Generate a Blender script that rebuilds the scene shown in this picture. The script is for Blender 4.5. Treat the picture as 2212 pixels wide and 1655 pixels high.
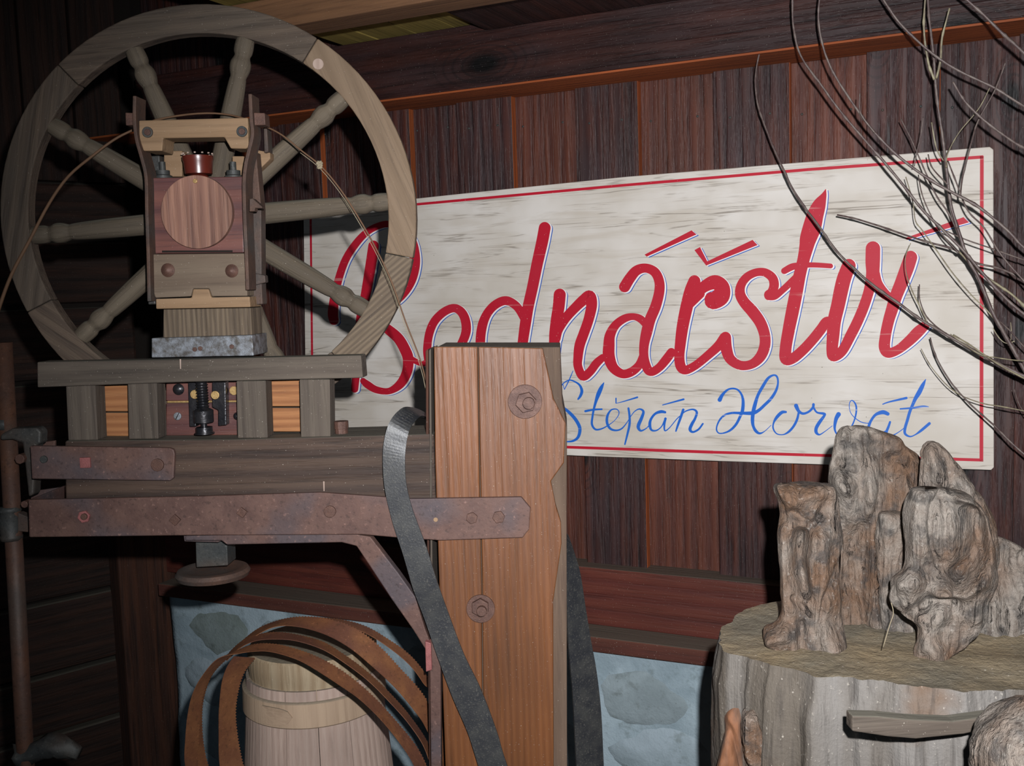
import bpy, bmesh, math, random
from mathutils import Vector, Matrix, noise
random.seed(7)
S = bpy.context.scene
COL = S.collection
for o in list(bpy.data.objects): bpy.data.objects.remove(o)
# ------------------------------------------------------------------ camera
FPX, CX, CY = 2200.0, 1106.0, 827.5
EYE = Vector((0, 0, 1.5)); FZ = -.35
PITCH, ROLL = math.radians(5.5), math.radians(1.9)
cf = Vector((0, math.cos(PITCH), -math.sin(PITCH)))
r0 = Vector((1, 0, 0)); u0 = r0.cross(cf)
cr = r0*math.cos(ROLL) - u0*math.sin(ROLL)
cu = u0*math.cos(ROLL) + r0*math.sin(ROLL)
cam = bpy.data.cameras.new('camera'); camo = bpy.data.objects.new('camera', cam); COL.objects.link(camo)
cam.sensor_width = 36; cam.lens = 36*FPX/2212; cam.clip_start = 0.02
M = Matrix((cr, cu, -cf)).transposed().to_4x4(); M.translation = EYE
camo.matrix_world = M; S.camera = camo
# ------------------------------------------------------------------ light
S.view_settings.view_transform = 'Standard'; S.view_settings.look = 'None'
S.view_settings.gamma = 1; S.view_settings.use_curve_mapping = False
S.view_settings.exposure = 0.0
w = bpy.data.worlds.new('world'); S.world = w; w.use_nodes = True
w.node_tree.nodes['Background'].inputs[0].default_value = (0.62, 0.80, 1.0, 1)
w.node_tree.nodes['Background'].inputs[1].default_value = 0.07
fl = bpy.data.lights.new('flash', 'SPOT'); fl.energy = 335; fl.color = (0.975, 0.98, 1.0)
fl.shadow_soft_size = 0.012; fl.spot_size = math.radians(92); fl.spot_blend = 1.0
flo = bpy.data.objects.new('flash', fl); COL.objects.link(flo)
flo.location = EYE + cr*0.06 + cu*0.095 - cf*0.0
flo.rotation_euler = (cf*2200 + cr*330 - cu*120).to_track_quat('-Z', 'Y').to_euler()
dl = bpy.data.lights.new('daylight_fill', 'AREA'); dl.shape = 'RECTANGLE'; dl.size = 1.6; dl.size_y = 2.0
dl.energy = 8; dl.color = (0.66, 0.84, 1.0)  # added cool fill behind the camera, standing in for ambient daylight
dlo = bpy.data.objects.new('daylight_fill', dl); COL.objects.link(dlo)
dlo.location = (0.9, -2.2, 1.6); dlo.rotation_euler = (Vector((0.2, 2.8, 0.6))-Vector((0.9, -2.2, 1.6))).to_track_quat('-Z', 'Y').to_euler()

# ------------------------------------------------------------------ geometry helpers
def ray(px, py): return (cf*FPX + cr*(px-CX) - cu*(py-CY)).normalized()
class Plane:
    def __init__(s, o, yaw):           # vertical plane; yaw>0 turns its right end nearer to the camera
        a = math.radians(yaw)
        s.U = Vector((math.cos(a), -math.sin(a), 0)); s.V = Vector((0, 0, 1)); s.N = s.U.cross(s.V); s.o = Vector(o)
        if s.N.y > 0: s.N = -s.N
    def hit(s, px, py, w=0.0):
        d = ray(px, py); o = s.o + s.N*w
        return EYE + d*((o-EYE).dot(s.N)/d.dot(s.N))
    def frame(s, grain='u'):
        if grain == 'u': X, Y = s.U, s.V
        else: X, Y = s.V, -s.U
        m = Matrix((X, Y, X.cross(Y))).transposed().to_4x4(); m.translation = s.o
        return m
def zhit(px, py, z):
    d = ray(px, py); return EYE + d*((z-EYE.z)/d.z)
def unz(pts, ox, oy, sc): return [(ox+p[0]/sc, oy+p[1]/sc) + tuple(p[2:]) for p in pts]
WM = {}
def link(o, parent, mw):
    COL.objects.link(o)
    if parent is not None:
        o.parent = parent; o.matrix_parent_inverse = WM[parent.name].inverted()
    o.matrix_basis = mw; WM[o.name] = mw.copy()
def thing(name, label, cat, loc, group=None):
    o = bpy.data.objects.new(name, None); o.empty_display_size = .05
    link(o, None, Matrix.Translation(Vector(loc)))
    o['label'] = label; o['category'] = cat
    if group: o['group'] = group
    return o
def tag(o, label, cat, group=None):
    o['label'] = label; o['category'] = cat
    if group: o['group'] = group
    return o
I4 = Matrix.Identity(4)
def mobj(name, verts, faces, mat, parent=None, frame=None, bevel=0.0, smooth=False, struct=False):
    frame = frame or I4
    inv = frame.inverted()
    me = bpy.data.meshes.new(name)
    me.from_pydata([inv @ Vector(v) for v in verts], [], faces)
    me.validate()
    bm = bmesh.new(); bm.from_mesh(me); bmesh.ops.recalc_face_normals(bm, faces=bm.faces); bm.to_mesh(me); bm.free()
    me.materials.append(mat)
    o = bpy.data.objects.new(name, me); link(o, parent, frame)
    if smooth:
        for p in me.polygons: p.use_smooth = True
    if bevel:
        b = o.modifiers.new('bevel', 'BEVEL'); b.width = bevel; b.segments = 2; b.limit_method = 'ANGLE'; b.angle_limit = .6
    if struct: o['kind'] = 'structure'
    return o
def prism(name, pts, pl, w, t, mat, parent=None, grain='u', bevel=.0015, struct=False, frame=None):
    """polygon traced on the plane pl at offset w (towards the camera), t metres thick behind it"""
    f = [pl.hit(x, y, w) for x, y in pts]; b = [p - pl.N*t for p in f]
    n = len(f)
    faces = [list(range(n)), list(range(2*n-1, n-1, -1))] + [[i, (i+1) % n, n+(i+1) % n, n+i] for i in range(n)]
    return mobj(name, f+b, faces, mat, parent, frame or pl.frame(grain), bevel, struct=struct)
def box(name, c, X, Y, Z, mat, parent=None, frame=None, bevel=.0015, struct=False):
    """box around centre c with half-extent vectors X, Y, Z"""
    vs = [c + X*i + Y*j + Z*k for i in (-1, 1) for j in (-1, 1) for k in (-1, 1)]
    fs = [(0, 1, 3, 2), (4, 6, 7, 5), (0, 4, 5, 1), (2, 3, 7, 6), (0, 2, 6, 4), (1, 5, 7, 3)]
    if frame is None:
        xn, yn = X.normalized(), Y.normalized(); zn = xn.cross(yn)
        frame = Matrix((xn, yn, zn)).transposed().to_4x4(); frame.translation = c
    return mobj(name, vs, fs, mat, parent, frame, bevel, struct=struct)
def crom(P, sub=8, closed=False):
    out = []; n = len(P)
    P = [Vector(p) for p in P]
    rng = n if closed else n-1
    for i in range(rng):
        a = P[(i-1) % n] if (closed or i > 0) else P[0]; b = P[i]; c = P[(i+1) % n]
        d = P[(i+2) % n] if (closed or i+2 < n) else P[-1]
        for k in range(sub):
            t = k/sub
            out.append(.5*((2*b)+(c-a)*t+(2*a-5*b+4*c-d)*t*t+(3*b-a-3*c+d)*t*t*t))
    if not closed: out.append(P[-1])
    return out
def tube_geo(pts, rads, seg=8, wob=0.0):
    vs, fs = [], []
    n = len(pts); prev = None
    for i, p in enumerate(pts):
        t = (pts[min(i+1, n-1)]-pts[max(i-1, 0)]).normalized()
        if prev is None:
            a = t.orthogonal().normalized()
        else: a = (prev - t*prev.dot(t)).normalized()
        prev = a; b = t.cross(a)
        for k in range(seg):
            an = 2*math.pi*k/seg
            r = rads[i]*(1+wob*noise.noise(Vector((p.x*40+k*2.1, p.y*40, p.z*40))))
            vs.append(p + (a*math.cos(an)+b*math.sin(an))*r)
    for i in range(n-1):
        for k in range(seg):
            fs.append((i*seg+k, i*seg+(k+1) % seg, (i+1)*seg+(k+1) % seg, (i+1)*seg+k))
    fs.append(list(range(seg))[::-1]); fs.append([(n-1)*seg+k for k in range(seg)])
    return vs, fs
def tube(name, pts, rads, mat, parent=None, seg=8, frame=None, smooth=True, wob=0.0, sub=0):
    pts = [Vector(p) for p in pts]
    if not isinstance(rads, (list, tuple)): rads = [rads]*len(pts)
    if sub:
        q = crom([(*p, r) if False else Vector((p.x, p.y, p.z, r)) for p, r in zip(pts, rads)], sub)
        pts = [Vector(v[:3]) for v in q]; rads = [v[3] for v in q]
    vs, fs = tube_geo(pts, rads, seg, wob)
    if frame is None:
        d = (pts[-1]-pts[0]).normalized(); y = d.orthogonal().normalized()
        frame = Matrix((d, y, d.cross(y))).transposed().to_4x4(); frame.translation = pts[0]
    return mobj(name, vs, fs, mat, parent, frame, smooth=smooth)
def lathe(name, base, axis, prof, mat, parent=None, seg=32, smooth=True, bevel=0):
    """prof: list of (height, radius) along axis from base"""
    axis = axis.normalized(); a = axis.orthogonal().normalized(); b = axis.cross(a)
    vs, fs = [], []
    for h, r in prof:
        for k in range(seg):
            an = 2*math.pi*k/seg
            vs.append(base + axis*h + (a*math.cos(an)+b*math.sin(an))*max(r, 1e-5))
    for i in range(len(prof)-1):
        for k in range(seg):
            fs.append((i*seg+k, i*seg+(k+1) % seg, (i+1)*seg+(k+1) % seg, (i+1)*seg+k))
    fs.append(list(range(seg))[::-1]); fs.append([(len(prof)-1)*seg+k for k in range(seg)])
    fr = Matrix((axis, a, b)).transposed().to_4x4(); fr.translation = base
    o = mobj(name, vs, fs, mat, parent, fr, bevel, smooth=smooth)
    if smooth:
        m = o.modifiers.new('edge', 'EDGE_SPLIT'); m.split_angle = .7
    return o
def disc(name, px, py, r, pl, w, t, mat, parent=None, sides=24, rot=0.0, dome=0.0):
    c = pl.hit(px, py, w); R = r*(c-EYE).dot(cf)/FPX
    pts = [c + (pl.U*math.cos(rot+2*math.pi*k/sides) + pl.V*math.sin(rot+2*math.pi*k/sides))*R for k in range(sides)]
    if dome:
        return lathe(name, c-pl.N*t, pl.N, [(0, R), (t*.5, R), (t, R*.8), (t+dome*.7, R*.45), (t+dome, R*.02)], mat, parent, 20)
    b = [p-pl.N*t for p in pts]; n = sides
    faces = [list(range(n)), list(range(2*n-1, n-1, -1))] + [[i, (i+1) % n, n+(i+1) % n, n+i] for i in range(n)]
    return mobj(name, pts+b, faces, mat, parent, pl.frame('v'), .0008)
def ribbon(name, A, B, mat, parent=None, th=.002, sub=6, teeth=0.0, frame=None):
    """strip between edge curves A and B (world points), th thick, optional teeth along A"""
    A = crom(A, sub); B = crom(B, sub)
    if teeth:
        # resample finely for the teeth
        def res(P, n):
            L = [0]
            for i in range(1, len(P)): L.append(L[-1]+(P[i]-P[i-1]).length)
            out = []; j = 0
            for k in range(n):
                s = L[-1]*k/(n-1)
                while j < len(P)-2 and L[j+1] < s: j += 1
                q = (s-L[j])/max(L[j+1]-L[j], 1e-9); out.append(P[j].lerp(P[j+1], min(max(q, 0), 1)))
            return out
        Ln = sum((A[i]-A[i-1]).length for i in range(1, len(A)))
        n = int(Ln/.0062)*2+1
        A = res(A, n); B = res(B, n)
        A = [a + (a-b).normalized()*(teeth if i % 2 else 0) for i, (a, b) in enumerate(zip(A, B))]
    vs, fs = [], []
    n = len(A)
    for i in range(n):
        t = (B[min(i+1, n-1)]-B[max(i-1, 0)]).normalized(); c = (B[i]-A[i]).normalized()
        nn = t.cross(c).normalized()*th*.5
        vs += [A[i]+nn, B[i]+nn, B[i]-nn, A[i]-nn]
    for i in range(n-1):
        a, b = 4*i, 4*i+4
        for k in range(4): fs.append((a+k, a+(k+1) % 4, b+(k+1) % 4, b+k))
    fs.append((0, 1, 2, 3)); fs.append((4*n-4, 4*n-3, 4*n-2, 4*n-1))
    return mobj(name, vs, fs, mat, parent, frame, smooth=False)

# ------------------------------------------------------------------ materials
def srgb(c):
    return tuple(((x/255)/12.92 if x/255 <= .04045 else ((x/255+.055)/1.055)**2.4) for x in c)+(1,)
class NT:
    def __init__(s, name):
        s.m = bpy.data.materials.new(name); s.m.use_nodes = True; s.t = s.m.node_tree
        s.b = s.t.nodes['Principled BSDF']; s.L = s.t.links
    def n(s, k, **kw):
        x = s.t.nodes.new(k)
        for a, v in kw.items():
            if a == 'inp':
                for i, q in v.items():
                    if hasattr(q, 'is_output') or isinstance(q, bpy.types.NodeSocket): s.L.new(q, x.inputs[i])
                    else: x.inputs[i].default_value = q
            else: setattr(x, a, v)
        return x
    def math(s, op, a, b=0.5, clamp=False):
        x = s.n('ShaderNodeMath', operation=op, inp={0: a, 1: b}); x.use_clamp = clamp; return x.outputs[0]
    def mix(s, f, a, b, mode='MIX'):
        x = s.n('ShaderNodeMix', data_type='RGBA', blend_type=mode)
        for i, q in ((0, f), (6, a), (7, b)):
            if isinstance(q, bpy.types.NodeSocket): s.L.new(q, x.inputs[i])
            else: x.inputs[i].default_value = q
        return x.outputs[2]
    def ramp(s, f, a, b):
        x = s.n('ShaderNodeMapRange', inp={0: f, 1: a, 2: b, 3: 0.0, 4: 1.0}); return x.outputs[0]
    def noise(s, v, sc, det=3, rough=.55, dist=0.0):
        return s.n('ShaderNodeTexNoise', inp={'Vector': v, 'Scale': sc, 'Detail': det, 'Roughness': rough, 'Distortion': dist}).outputs[0]
    def coord(s, scale=(1, 1, 1), rnd=True):
        tc = s.n('ShaderNodeTexCoord').outputs['Object']
        if rnd:
            oi = s.n('ShaderNodeObjectInfo').outputs['Random']
            off = s.n('ShaderNodeVectorMath', operation='SCALE', inp={0: (13.0, 29.0, 17.0), 'Scale': oi}).outputs[0]
            tc = s.n('ShaderNodeVectorMath', operation='ADD', inp={0: tc, 1: off}).outputs[0]
        return s.n('ShaderNodeVectorMath', operation='MULTIPLY', inp={0: tc, 1: scale}).outputs[0]
    def bump(s, h, st, dist=.003):
        x = s.n('ShaderNodeBump', inp={'Strength': st, 'Distance': dist, 'Height': h}); s.L.new(x.outputs[0], s.b.inputs['Normal'])
def wood(name, c1, c2, cd, ring=14., contrast=.7, crack=.45, rough=.75, bump=.5, dust=.25, knots=0., spec=.3, tone=.5, grey=None, greyamt=0.0, dist=4.0):
    N = NT(name)
    v1 = N.coord((.06, 1, 1)); v0 = N.coord((1, 1, 1)); vf = N.coord((.045, 1, 1)); vm = N.coord((.35, 1, 1))
    wv = N.n('ShaderNodeTexWave', wave_type='BANDS', bands_direction='Y', inp={'Vector': v1, 'Scale': ring, 'Distortion': dist, 'Detail': 3.0, 'Detail Scale': 1.6, 'Detail Roughness': .6}).outputs[1]
    fine = N.noise(vf, 330, 3, .6); med = N.noise(vf, 90, 4, .6); big = N.noise(vm, 5, 3, .6)
    c = N.mix(N.math('MULTIPLY', wv, contrast), srgb(c1), srgb(c2))
    if greyamt:
        c = N.mix(N.math('MULTIPLY', N.ramp(N.noise(vm, 9, 4, .6), .4, .62), greyamt), c, srgb(grey))
    c = N.mix(N.math('MULTIPLY', N.ramp(med, .52, .72), crack), c, srgb(cd))
    c = N.mix(N.math('MULTIPLY', N.ramp(fine, .55, .75), crack*.7), c, srgb(cd))
    tn = N.ramp(big, .3, .7); dk = N.n('ShaderNodeCombineColor', inp={0: N.math('MULTIPLY_ADD', tn, tone), 1: 0, 2: 0})
    f = N.math('ADD', N.math('MULTIPLY', tn, tone), 1.0-tone*.75)
    g = N.n('ShaderNodeCombineColor', inp={0: f, 1: f, 2: f}).outputs[0]
    c = N.mix(1.0, c, g, 'MULTIPLY')
    h = N.math('ADD', N.math('MULTIPLY', wv, .35), N.math('MULTIPLY', N.math('SUBTRACT', 1.0, N.ramp(med, .45, .7)), .9))
    if knots:
        vo = N.n('ShaderNodeTexVoronoi', voronoi_dimensions='2D', feature='F1', inp={'Vector': N.coord((.5, 1, 0)), 'Scale': knots}).outputs[0]
        kd = N.ramp(N.math('ADD', vo, N.math('MULTIPLY', big, .06)), .125, .07)
        c = N.mix(kd, c, srgb([x*.35 for x in cd]))
        rg = N.math('MULTIPLY', N.math('SINE', N.math('MULTIPLY', vo, 150.0)), N.ramp(vo, .36, .10))
        c = N.mix(N.math('MULTIPLY', N.ramp(rg, .2, 1.), .55), c, srgb(cd))
    if dust:
        sp = N.noise(v0, 420, 1, .5); d2 = N.math('MULTIPLY', N.ramp(sp, .74, .80), dust*1.6)
        c = N.mix(d2, c, srgb((190, 182, 170)))
        gm = N.n('ShaderNodeNewGeometry').outputs['Normal']
        up = N.n('ShaderNodeSeparateXYZ', inp={0: gm}).outputs[2]
        c = N.mix(N.math('MULTIPLY', N.ramp(up, .6, .95), .65), c, srgb((96, 94, 84)))
    N.L.new(c, N.b.inputs['Base Color']); N.b.inputs['Roughness'].default_value = rough
    N.b.inputs['Specular IOR Level'].default_value = spec
    N.bump(h, bump, .0025)
    return N.m
def metal(name, c1, c2, c3=None, rough=.6, met=.25, sc=25, bump=.35, spec=.4, c3amt=.6):
    N = NT(name); v = N.coord()
    n1 = N.noise(v, sc, 5, .65); n2 = N.noise(v, sc*7, 3, .6); n3 = N.noise(v, sc*.3, 3, .5)
    c = N.mix(N.ramp(n1, .38, .62), srgb(c1), srgb(c2))
    if c3: c = N.mix(N.math('MULTIPLY', N.ramp(n3, .5, .62), c3amt), c, srgb(c3))
    c = N.mix(N.math('MULTIPLY', N.ramp(n2, .62, .75), .35), c, srgb([min(255, x*1.5+20) for x in c2]))
    c = N.mix(N.math('MULTIPLY', N.ramp(n2, .42, .32), .45), c, srgb([x*.5 for x in c1]))
    N.L.new(c, N.b.inputs['Base Color']); N.b.inputs['Metallic'].default_value = met
    N.L.new(N.math('ADD', N.math('MULTIPLY', n1, .25), rough-.12), N.b.inputs['Roughness'])
    N.b.inputs['Specular IOR Level'].default_value = spec
    N.bump(N.math('ADD', n2, n1), bump, .0015)
    return N.m
def plain(name, c, rough=.7, met=0., spec=.3, sc=120, amt=.25):
    N = NT(name); v = N.coord(); n = N.noise(v, sc, 3)
    N.L.new(N.mix(N.math('MULTIPLY', n, amt*2), srgb(c), srgb([x*.55 for x in c])), N.b.inputs['Base Color'])
    N.b.inputs['Roughness'].default_value = rough; N.b.inputs['Metallic'].default_value = met
    N.b.inputs['Specular IOR Level'].default_value = spec; N.bump(n, .2, .001)
    return N.m
m_wall = wood('stained_dark_planks', (56, 28, 25), (80, 42, 32), (18, 12, 14), ring=9, contrast=.8, crack=.8, rough=.55, bump=.9, dust=.2, knots=3.6, spec=.35, tone=.6, grey=(50, 40, 44), greyamt=.55)
m_wall2 = wood('stained_red_brown_plank', (78, 40, 31), (100, 54, 38), (34, 22, 22), ring=9, contrast=.7, crack=.6, rough=.55, bump=.8, dust=.2, spec=.35, tone=.6)
m_edge = wood('orange_bare_edge', (148, 74, 36), (160, 84, 42), (74, 38, 24), ring=10, contrast=.5, crack=.4, rough=.7, dust=0)
m_beam = wood('dark_stained_beam', (48, 25, 23), (64, 34, 28), (18, 12, 14), ring=6, contrast=.8, crack=.8, rough=.55, bump=.9, dust=.25, knots=2.8, tone=.6, grey=(58, 46, 48), greyamt=.5)
m_sill = wood('red_brown_sill_beam', (80, 36, 29), (92, 46, 35), (34, 20, 20), ring=7, contrast=.7, crack=.5, rough=.6, bump=.5, dust=.3)
m_ledge = wood('dusty_ledge_wood', (84, 46, 38), (96, 58, 45), (44, 32, 30), ring=7, contrast=.6, crack=.5, rough=.85, bump=.4, dust=.6)
m_left = wood('near_black_old_planks', (40, 27, 22), (56, 35, 26), (14, 11, 10), ring=7, contrast=.8, crack=.8, rough=.8, bump=.8, dust=.15, tone=.6)
m_cpost = wood('dark_corner_post_wood', (62, 38, 28), (78, 46, 31), (20, 14, 13), ring=7, contrast=.8, crack=.8, rough=.8, bump=.8, dust=.15, tone=.6)
m_ceil = wood('greenish_yellow_ceiling_boards', (134, 116, 58), (150, 130, 68), (58, 58, 32), ring=5, contrast=.6, crack=.5, rough=.8, bump=.3, dust=.1, tone=.5)
m_joist = wood('brown_joist_wood', (112, 80, 56), (126, 90, 62), (68, 46, 34), ring=6, contrast=.6, crack=.5, rough=.8, bump=.4, dust=.2, tone=.4)
m_post = wood('orange_brown_pine_post', (106, 64, 33), (86, 48, 22), (58, 36, 21), ring=26, contrast=.55, crack=.45, rough=.5, bump=.35, dust=.22, spec=.4, tone=.45)
m_wane = wood('grey_brown_worn_wane', (98, 80, 66), (82, 64, 52), (58, 44, 38), ring=10, contrast=.5, crack=.5, rough=.8, dust=.2)
m_wheelA = wood('grey_weathered_oak', (90, 76, 64), (72, 60, 51), (42, 35, 30), ring=13, contrast=.8, crack=.65, rough=.8, bump=.5, dust=.2, tone=.45, grey=(72, 66, 58), greyamt=.4)
m_wheelB = wood('tan_weathered_oak', (116, 97, 78), (100, 82, 64), (70, 56, 44), ring=9, contrast=.7, crack=.5, rough=.75, bump=.4, dust=.2, tone=.3)
m_wheelC = wood('brown_striped_oak', (104, 90, 74), (80, 68, 56), (50, 42, 36), ring=34, contrast=.9, crack=.6, rough=.8, bump=.5, dust=.2, tone=.3)
m_spoke = wood('grey_spoke_wood', (90, 80, 67), (76, 67, 56), (48, 42, 36), ring=14, contrast=.6, crack=.5, rough=.8, bump=.4, dust=.3, tone=.4)
m_beamw = wood('dark_oak_saw_beam', (74, 58, 48), (56, 43, 37), (30, 24, 22), ring=9, contrast=.9, crack=.75, rough=.7, bump=.6, dust=.5, tone=.5)
m_comb = wood('grey_brown_bar_wood', (86, 77, 68), (72, 63, 56), (44, 38, 34), ring=12, contrast=.6, crack=.55, rough=.8, bump=.4, dust=.3, tone=.4)
m_light = wood('light_new_wood', (136, 110, 84), (122, 96, 70), (86, 66, 48), ring=9, contrast=.6, crack=.4, rough=.7, bump=.25, dust=.3, tone=.25)
m_orange = wood('fresh_orange_board', (150, 102, 64), (124, 78, 46), (80, 50, 32), ring=20, contrast=.8, crack=.5, rough=.7, bump=.3, dust=.1, tone=.3)
m_redw = wood('oily_red_brown_block', (96, 58, 50), (72, 42, 42), (38, 25, 30), ring=7, contrast=.8, crack=.5, rough=.5, bump=.3, dust=.1, tone=.7, spec=.45)
m_disc = wood('pinkish_round_plate_wood', (134, 98, 82), (104, 72, 62), (62, 42, 40), ring=16, contrast=.7, crack=.6, rough=.65, bump=.35, dust=.15, tone=.6)
m_greyb = wood('grey_bearing_block', (112, 97, 82), (96, 80, 67), (66, 54, 46), ring=6, contrast=.6, crack=.4, rough=.75, bump=.3, dust=.25, tone=.3)
m_red = plain('red_brown_turned_wood', (92, 34, 24), .3, spec=.6, sc=40, amt=.3)
m_churn = wood('pale_scrubbed_staves', (164, 144, 132), (150, 128, 116), (118, 98, 88), ring=20, contrast=.6, crack=.4, rough=.8, bump=.25, dust=.1, tone=.35)
m_hoop = wood('pale_wooden_hoop', (160, 138, 116), (146, 124, 104), (120, 98, 80), ring=8, contrast=.5, crack=.4, rough=.8, bump=.2, dust=.2, tone=.3)
m_lid = wood('yellowish_lid_wood', (150, 134, 110), (126, 106, 82), (104, 84, 60), ring=16, contrast=.7, crack=.5, rough=.8, bump=.3, dust=.4, tone=.4)
m_strap = metal('rusty_strap_iron', (78, 56, 50), (92, 68, 60), (60, 62, 70), rough=.65, met=.15, sc=18, c3amt=.55)
m_rust = metal('brown_rusted_iron', (78, 56, 45), (64, 48, 41), (58, 58, 56), rough=.7, met=.1, sc=30)
m_bolt = metal('rusty_bolt_iron', (88, 62, 52), (72, 50, 43), None, rough=.6, met=.2, sc=60)
m_pink = metal('pinkish_primer_bolt', (130, 78, 76), (112, 64, 62), None, rough=.6, met=0, sc=60)
m_iron = metal('dull_grey_iron', (52, 54, 54), (66, 66, 63), (74, 58, 48), rough=.6, met=.3, sc=20)
m_black = metal('oily_black_iron', (34, 34, 38), (48, 46, 48), None, rough=.3, met=.5, sc=30, spec=.6)
m_brass = metal('old_brass', (176, 146, 96), (150, 120, 76), None, rough=.45, met=.4, sc=50)
m_zinc = metal('mottled_zinc_plate', (122, 126, 132), (72, 68, 64), (54, 48, 45), rough=.5, met=.25, sc=70, c3amt=.5)
m_pipe = metal('rusty_brown_pipe', (84, 56, 42), (68, 48, 40), (54, 52, 48), rough=.6, met=.15, sc=14, c3amt=.5)
m_blade = metal('rusted_orange_saw_blade', (112, 72, 44), (96, 58, 36), (78, 46, 38), rough=.65, met=.15, sc=20, c3amt=.7)
m_rod = plain('dry_brown_rattan', (96, 70, 50), .7, sc=60)
m_string = plain('pale_twine', (138, 126, 104), .9)
m_dark = plain('painted_gap_shade', (30, 24, 20), .95)  # near-black colour painting in the shade of slots, gaps and board backings
def leather():
    N = NT('cracked_black_leather'); v = N.coord()
    n = N.noise(v, 30, 5, .65); f = N.noise(v, 300, 2, .6); s = N.noise(v, 650, 1)
    c = N.mix(N.ramp(n, .4, .65), srgb((34, 35, 38)), srgb((50, 50, 49)))
    c = N.mix(N.math('MULTIPLY', N.ramp(f, .58, .68), .45), c, srgb((88, 85, 78)))
    c = N.mix(N.ramp(s, .78, .83), c, srgb((190, 186, 176)))
    N.L.new(c, N.b.inputs['Base Color']); N.b.inputs['Roughness'].default_value = .45
    N.b.inputs['Specular IOR Level'].default_value = .5
    N.bump(N.math('ADD', n, f), .3, .001); return N.m
m_leather = leather()
def rootwood():
    N = NT('weathered_root_wood'); v = N.coord(); vg = N.coord((1, 1, .12))
    n1 = N.noise(v, 7, 4, .6); g = N.noise(vg, 95, 5, .65, .6); n2 = N.noise(v, 26, 4, .6); f = N.noise(v, 150, 3, .6); cr_ = N.noise(vg, 26, 5, .7, 1.2)
    c = N.mix(N.ramp(n1, .4, .62), srgb((118, 110, 102)), srgb((92, 70, 54)))
    c = N.mix(N.math('MULTIPLY', N.ramp(n2, .50, .64), .75), c, srgb((50, 48, 47)))
    c = N.mix(N.math('MULTIPLY', N.ramp(g, .5, .66), .55), c, srgb((62, 50, 42)))
    c = N.mix(N.math('MULTIPLY', N.ramp(cr_, .60, .66), .7), c, srgb((44, 36, 32)))
    c = N.mix(N.math('MULTIPLY', N.ramp(f, .60, .72), .3), c, srgb((166, 160, 152)))
    N.L.new(c, N.b.inputs['Base Color']); N.b.inputs['Roughness'].default_value = .75
    N.b.inputs['Specular IOR Level'].default_value = .3
    N.bump(N.math('SUBTRACT', N.math('ADD', N.math('MULTIPLY', f, .4), N.math('MULTIPLY', g, -.9)), N.ramp(cr_, .58, .66)), 1.0, .009); return N.m
m_root = rootwood()
def stumpmat(side=True):
    N = NT('grey_stump_side' if side else 'sawn_stump_top'); v = N.coord(rnd=False); vg = N.coord((1, 1, .07), rnd=False)
    n1 = N.noise(v, 4.5, 4, .6); g = N.noise(vg if side else v, 70, 5, .65, .4); f = N.noise(v, 160, 3, .6); n2 = N.noise(vg, 9, 3, .6)
    if side:
        c = N.mix(N.ramp(n2, .42, .62), srgb((108, 104, 100)), srgb((84, 77, 69)))
        c = N.mix(N.math('MULTIPLY', N.ramp(n1, .56, .66), .75), c, srgb((92, 70, 52)))
        c = N.mix(N.math('MULTIPLY', N.ramp(g, .5, .68), .6), c, srgb((54, 49, 45)))
    else:
        c = N.mix(N.ramp(n1, .4, .62), srgb((124, 109, 86)), srgb((100, 93, 80)))
        c = N.mix(N.math('MULTIPLY', N.ramp(g, .55, .7), .5), c, srgb((86, 75, 60)))
    c = N.mix(N.math('MULTIPLY', N.ramp(f, .64, .74), .45), c, srgb((188, 180, 168)))
    N.L.new(c, N.b.inputs['Base Color']); N.b.inputs['Roughness'].default_value = .8
    N.b.inputs['Specular IOR Level'].default_value = .25
    N.bump(N.math('ADD', N.math('MULTIPLY', f, .4), N.math('MULTIPLY', g, -1.0)), .8, .005); return N.m
m_stump, m_stumptop = stumpmat(True), stumpmat(False)
def bark():
    N = NT('orange_inner_bark'); v = N.coord(); g = N.noise(N.coord((1, 1, .2)), 40, 5, .6)
    c = N.mix(N.ramp(g, .4, .65), srgb((112, 72, 46)), srgb((64, 48, 38)))
    N.L.new(c, N.b.inputs['Base Color']); N.b.inputs['Roughness'].default_value = .8; N.bump(g, .8, .006); return N.m
m_bark = bark()
def stone(name, c1, c2, c3):
    N = NT(name); v = N.coord(); n1 = N.noise(v, 6, 5, .6, .6); n2 = N.noise(v, 22, 5, .65); f = N.noise(v, 160, 3)
    c = N.mix(N.ramp(n1, .4, .62), srgb(c1), srgb(c2))
    c = N.mix(N.math('MULTIPLY', N.ramp(n2, .56, .7), .6), c, srgb(c3))
    c = N.mix(N.math('MULTIPLY', N.ramp(f, .66, .76), .5), c, srgb((74, 70, 62)))
    N.L.new(c, N.b.inputs['Base Color']); N.b.inputs['Roughness'].default_value = .85; N.b.inputs['Specular IOR Level'].default_value = .2
    N.bump(N.math('ADD', n2, N.math('MULTIPLY', f, .3)), .7, .006); return N.m
m_stone = [stone('limewashed_stone', (142, 155, 160), (122, 134, 138), (94, 102, 100)), stone('grey_green_stone', (126, 138, 138), (110, 121, 118), (84, 92, 88)), stone('pale_lime_stone', (150, 164, 172), (130, 144, 150), (104, 114, 112))]
m_lime = stone('lime_mortar', (152, 168, 176), (130, 146, 154), (100, 112, 112))
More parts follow.
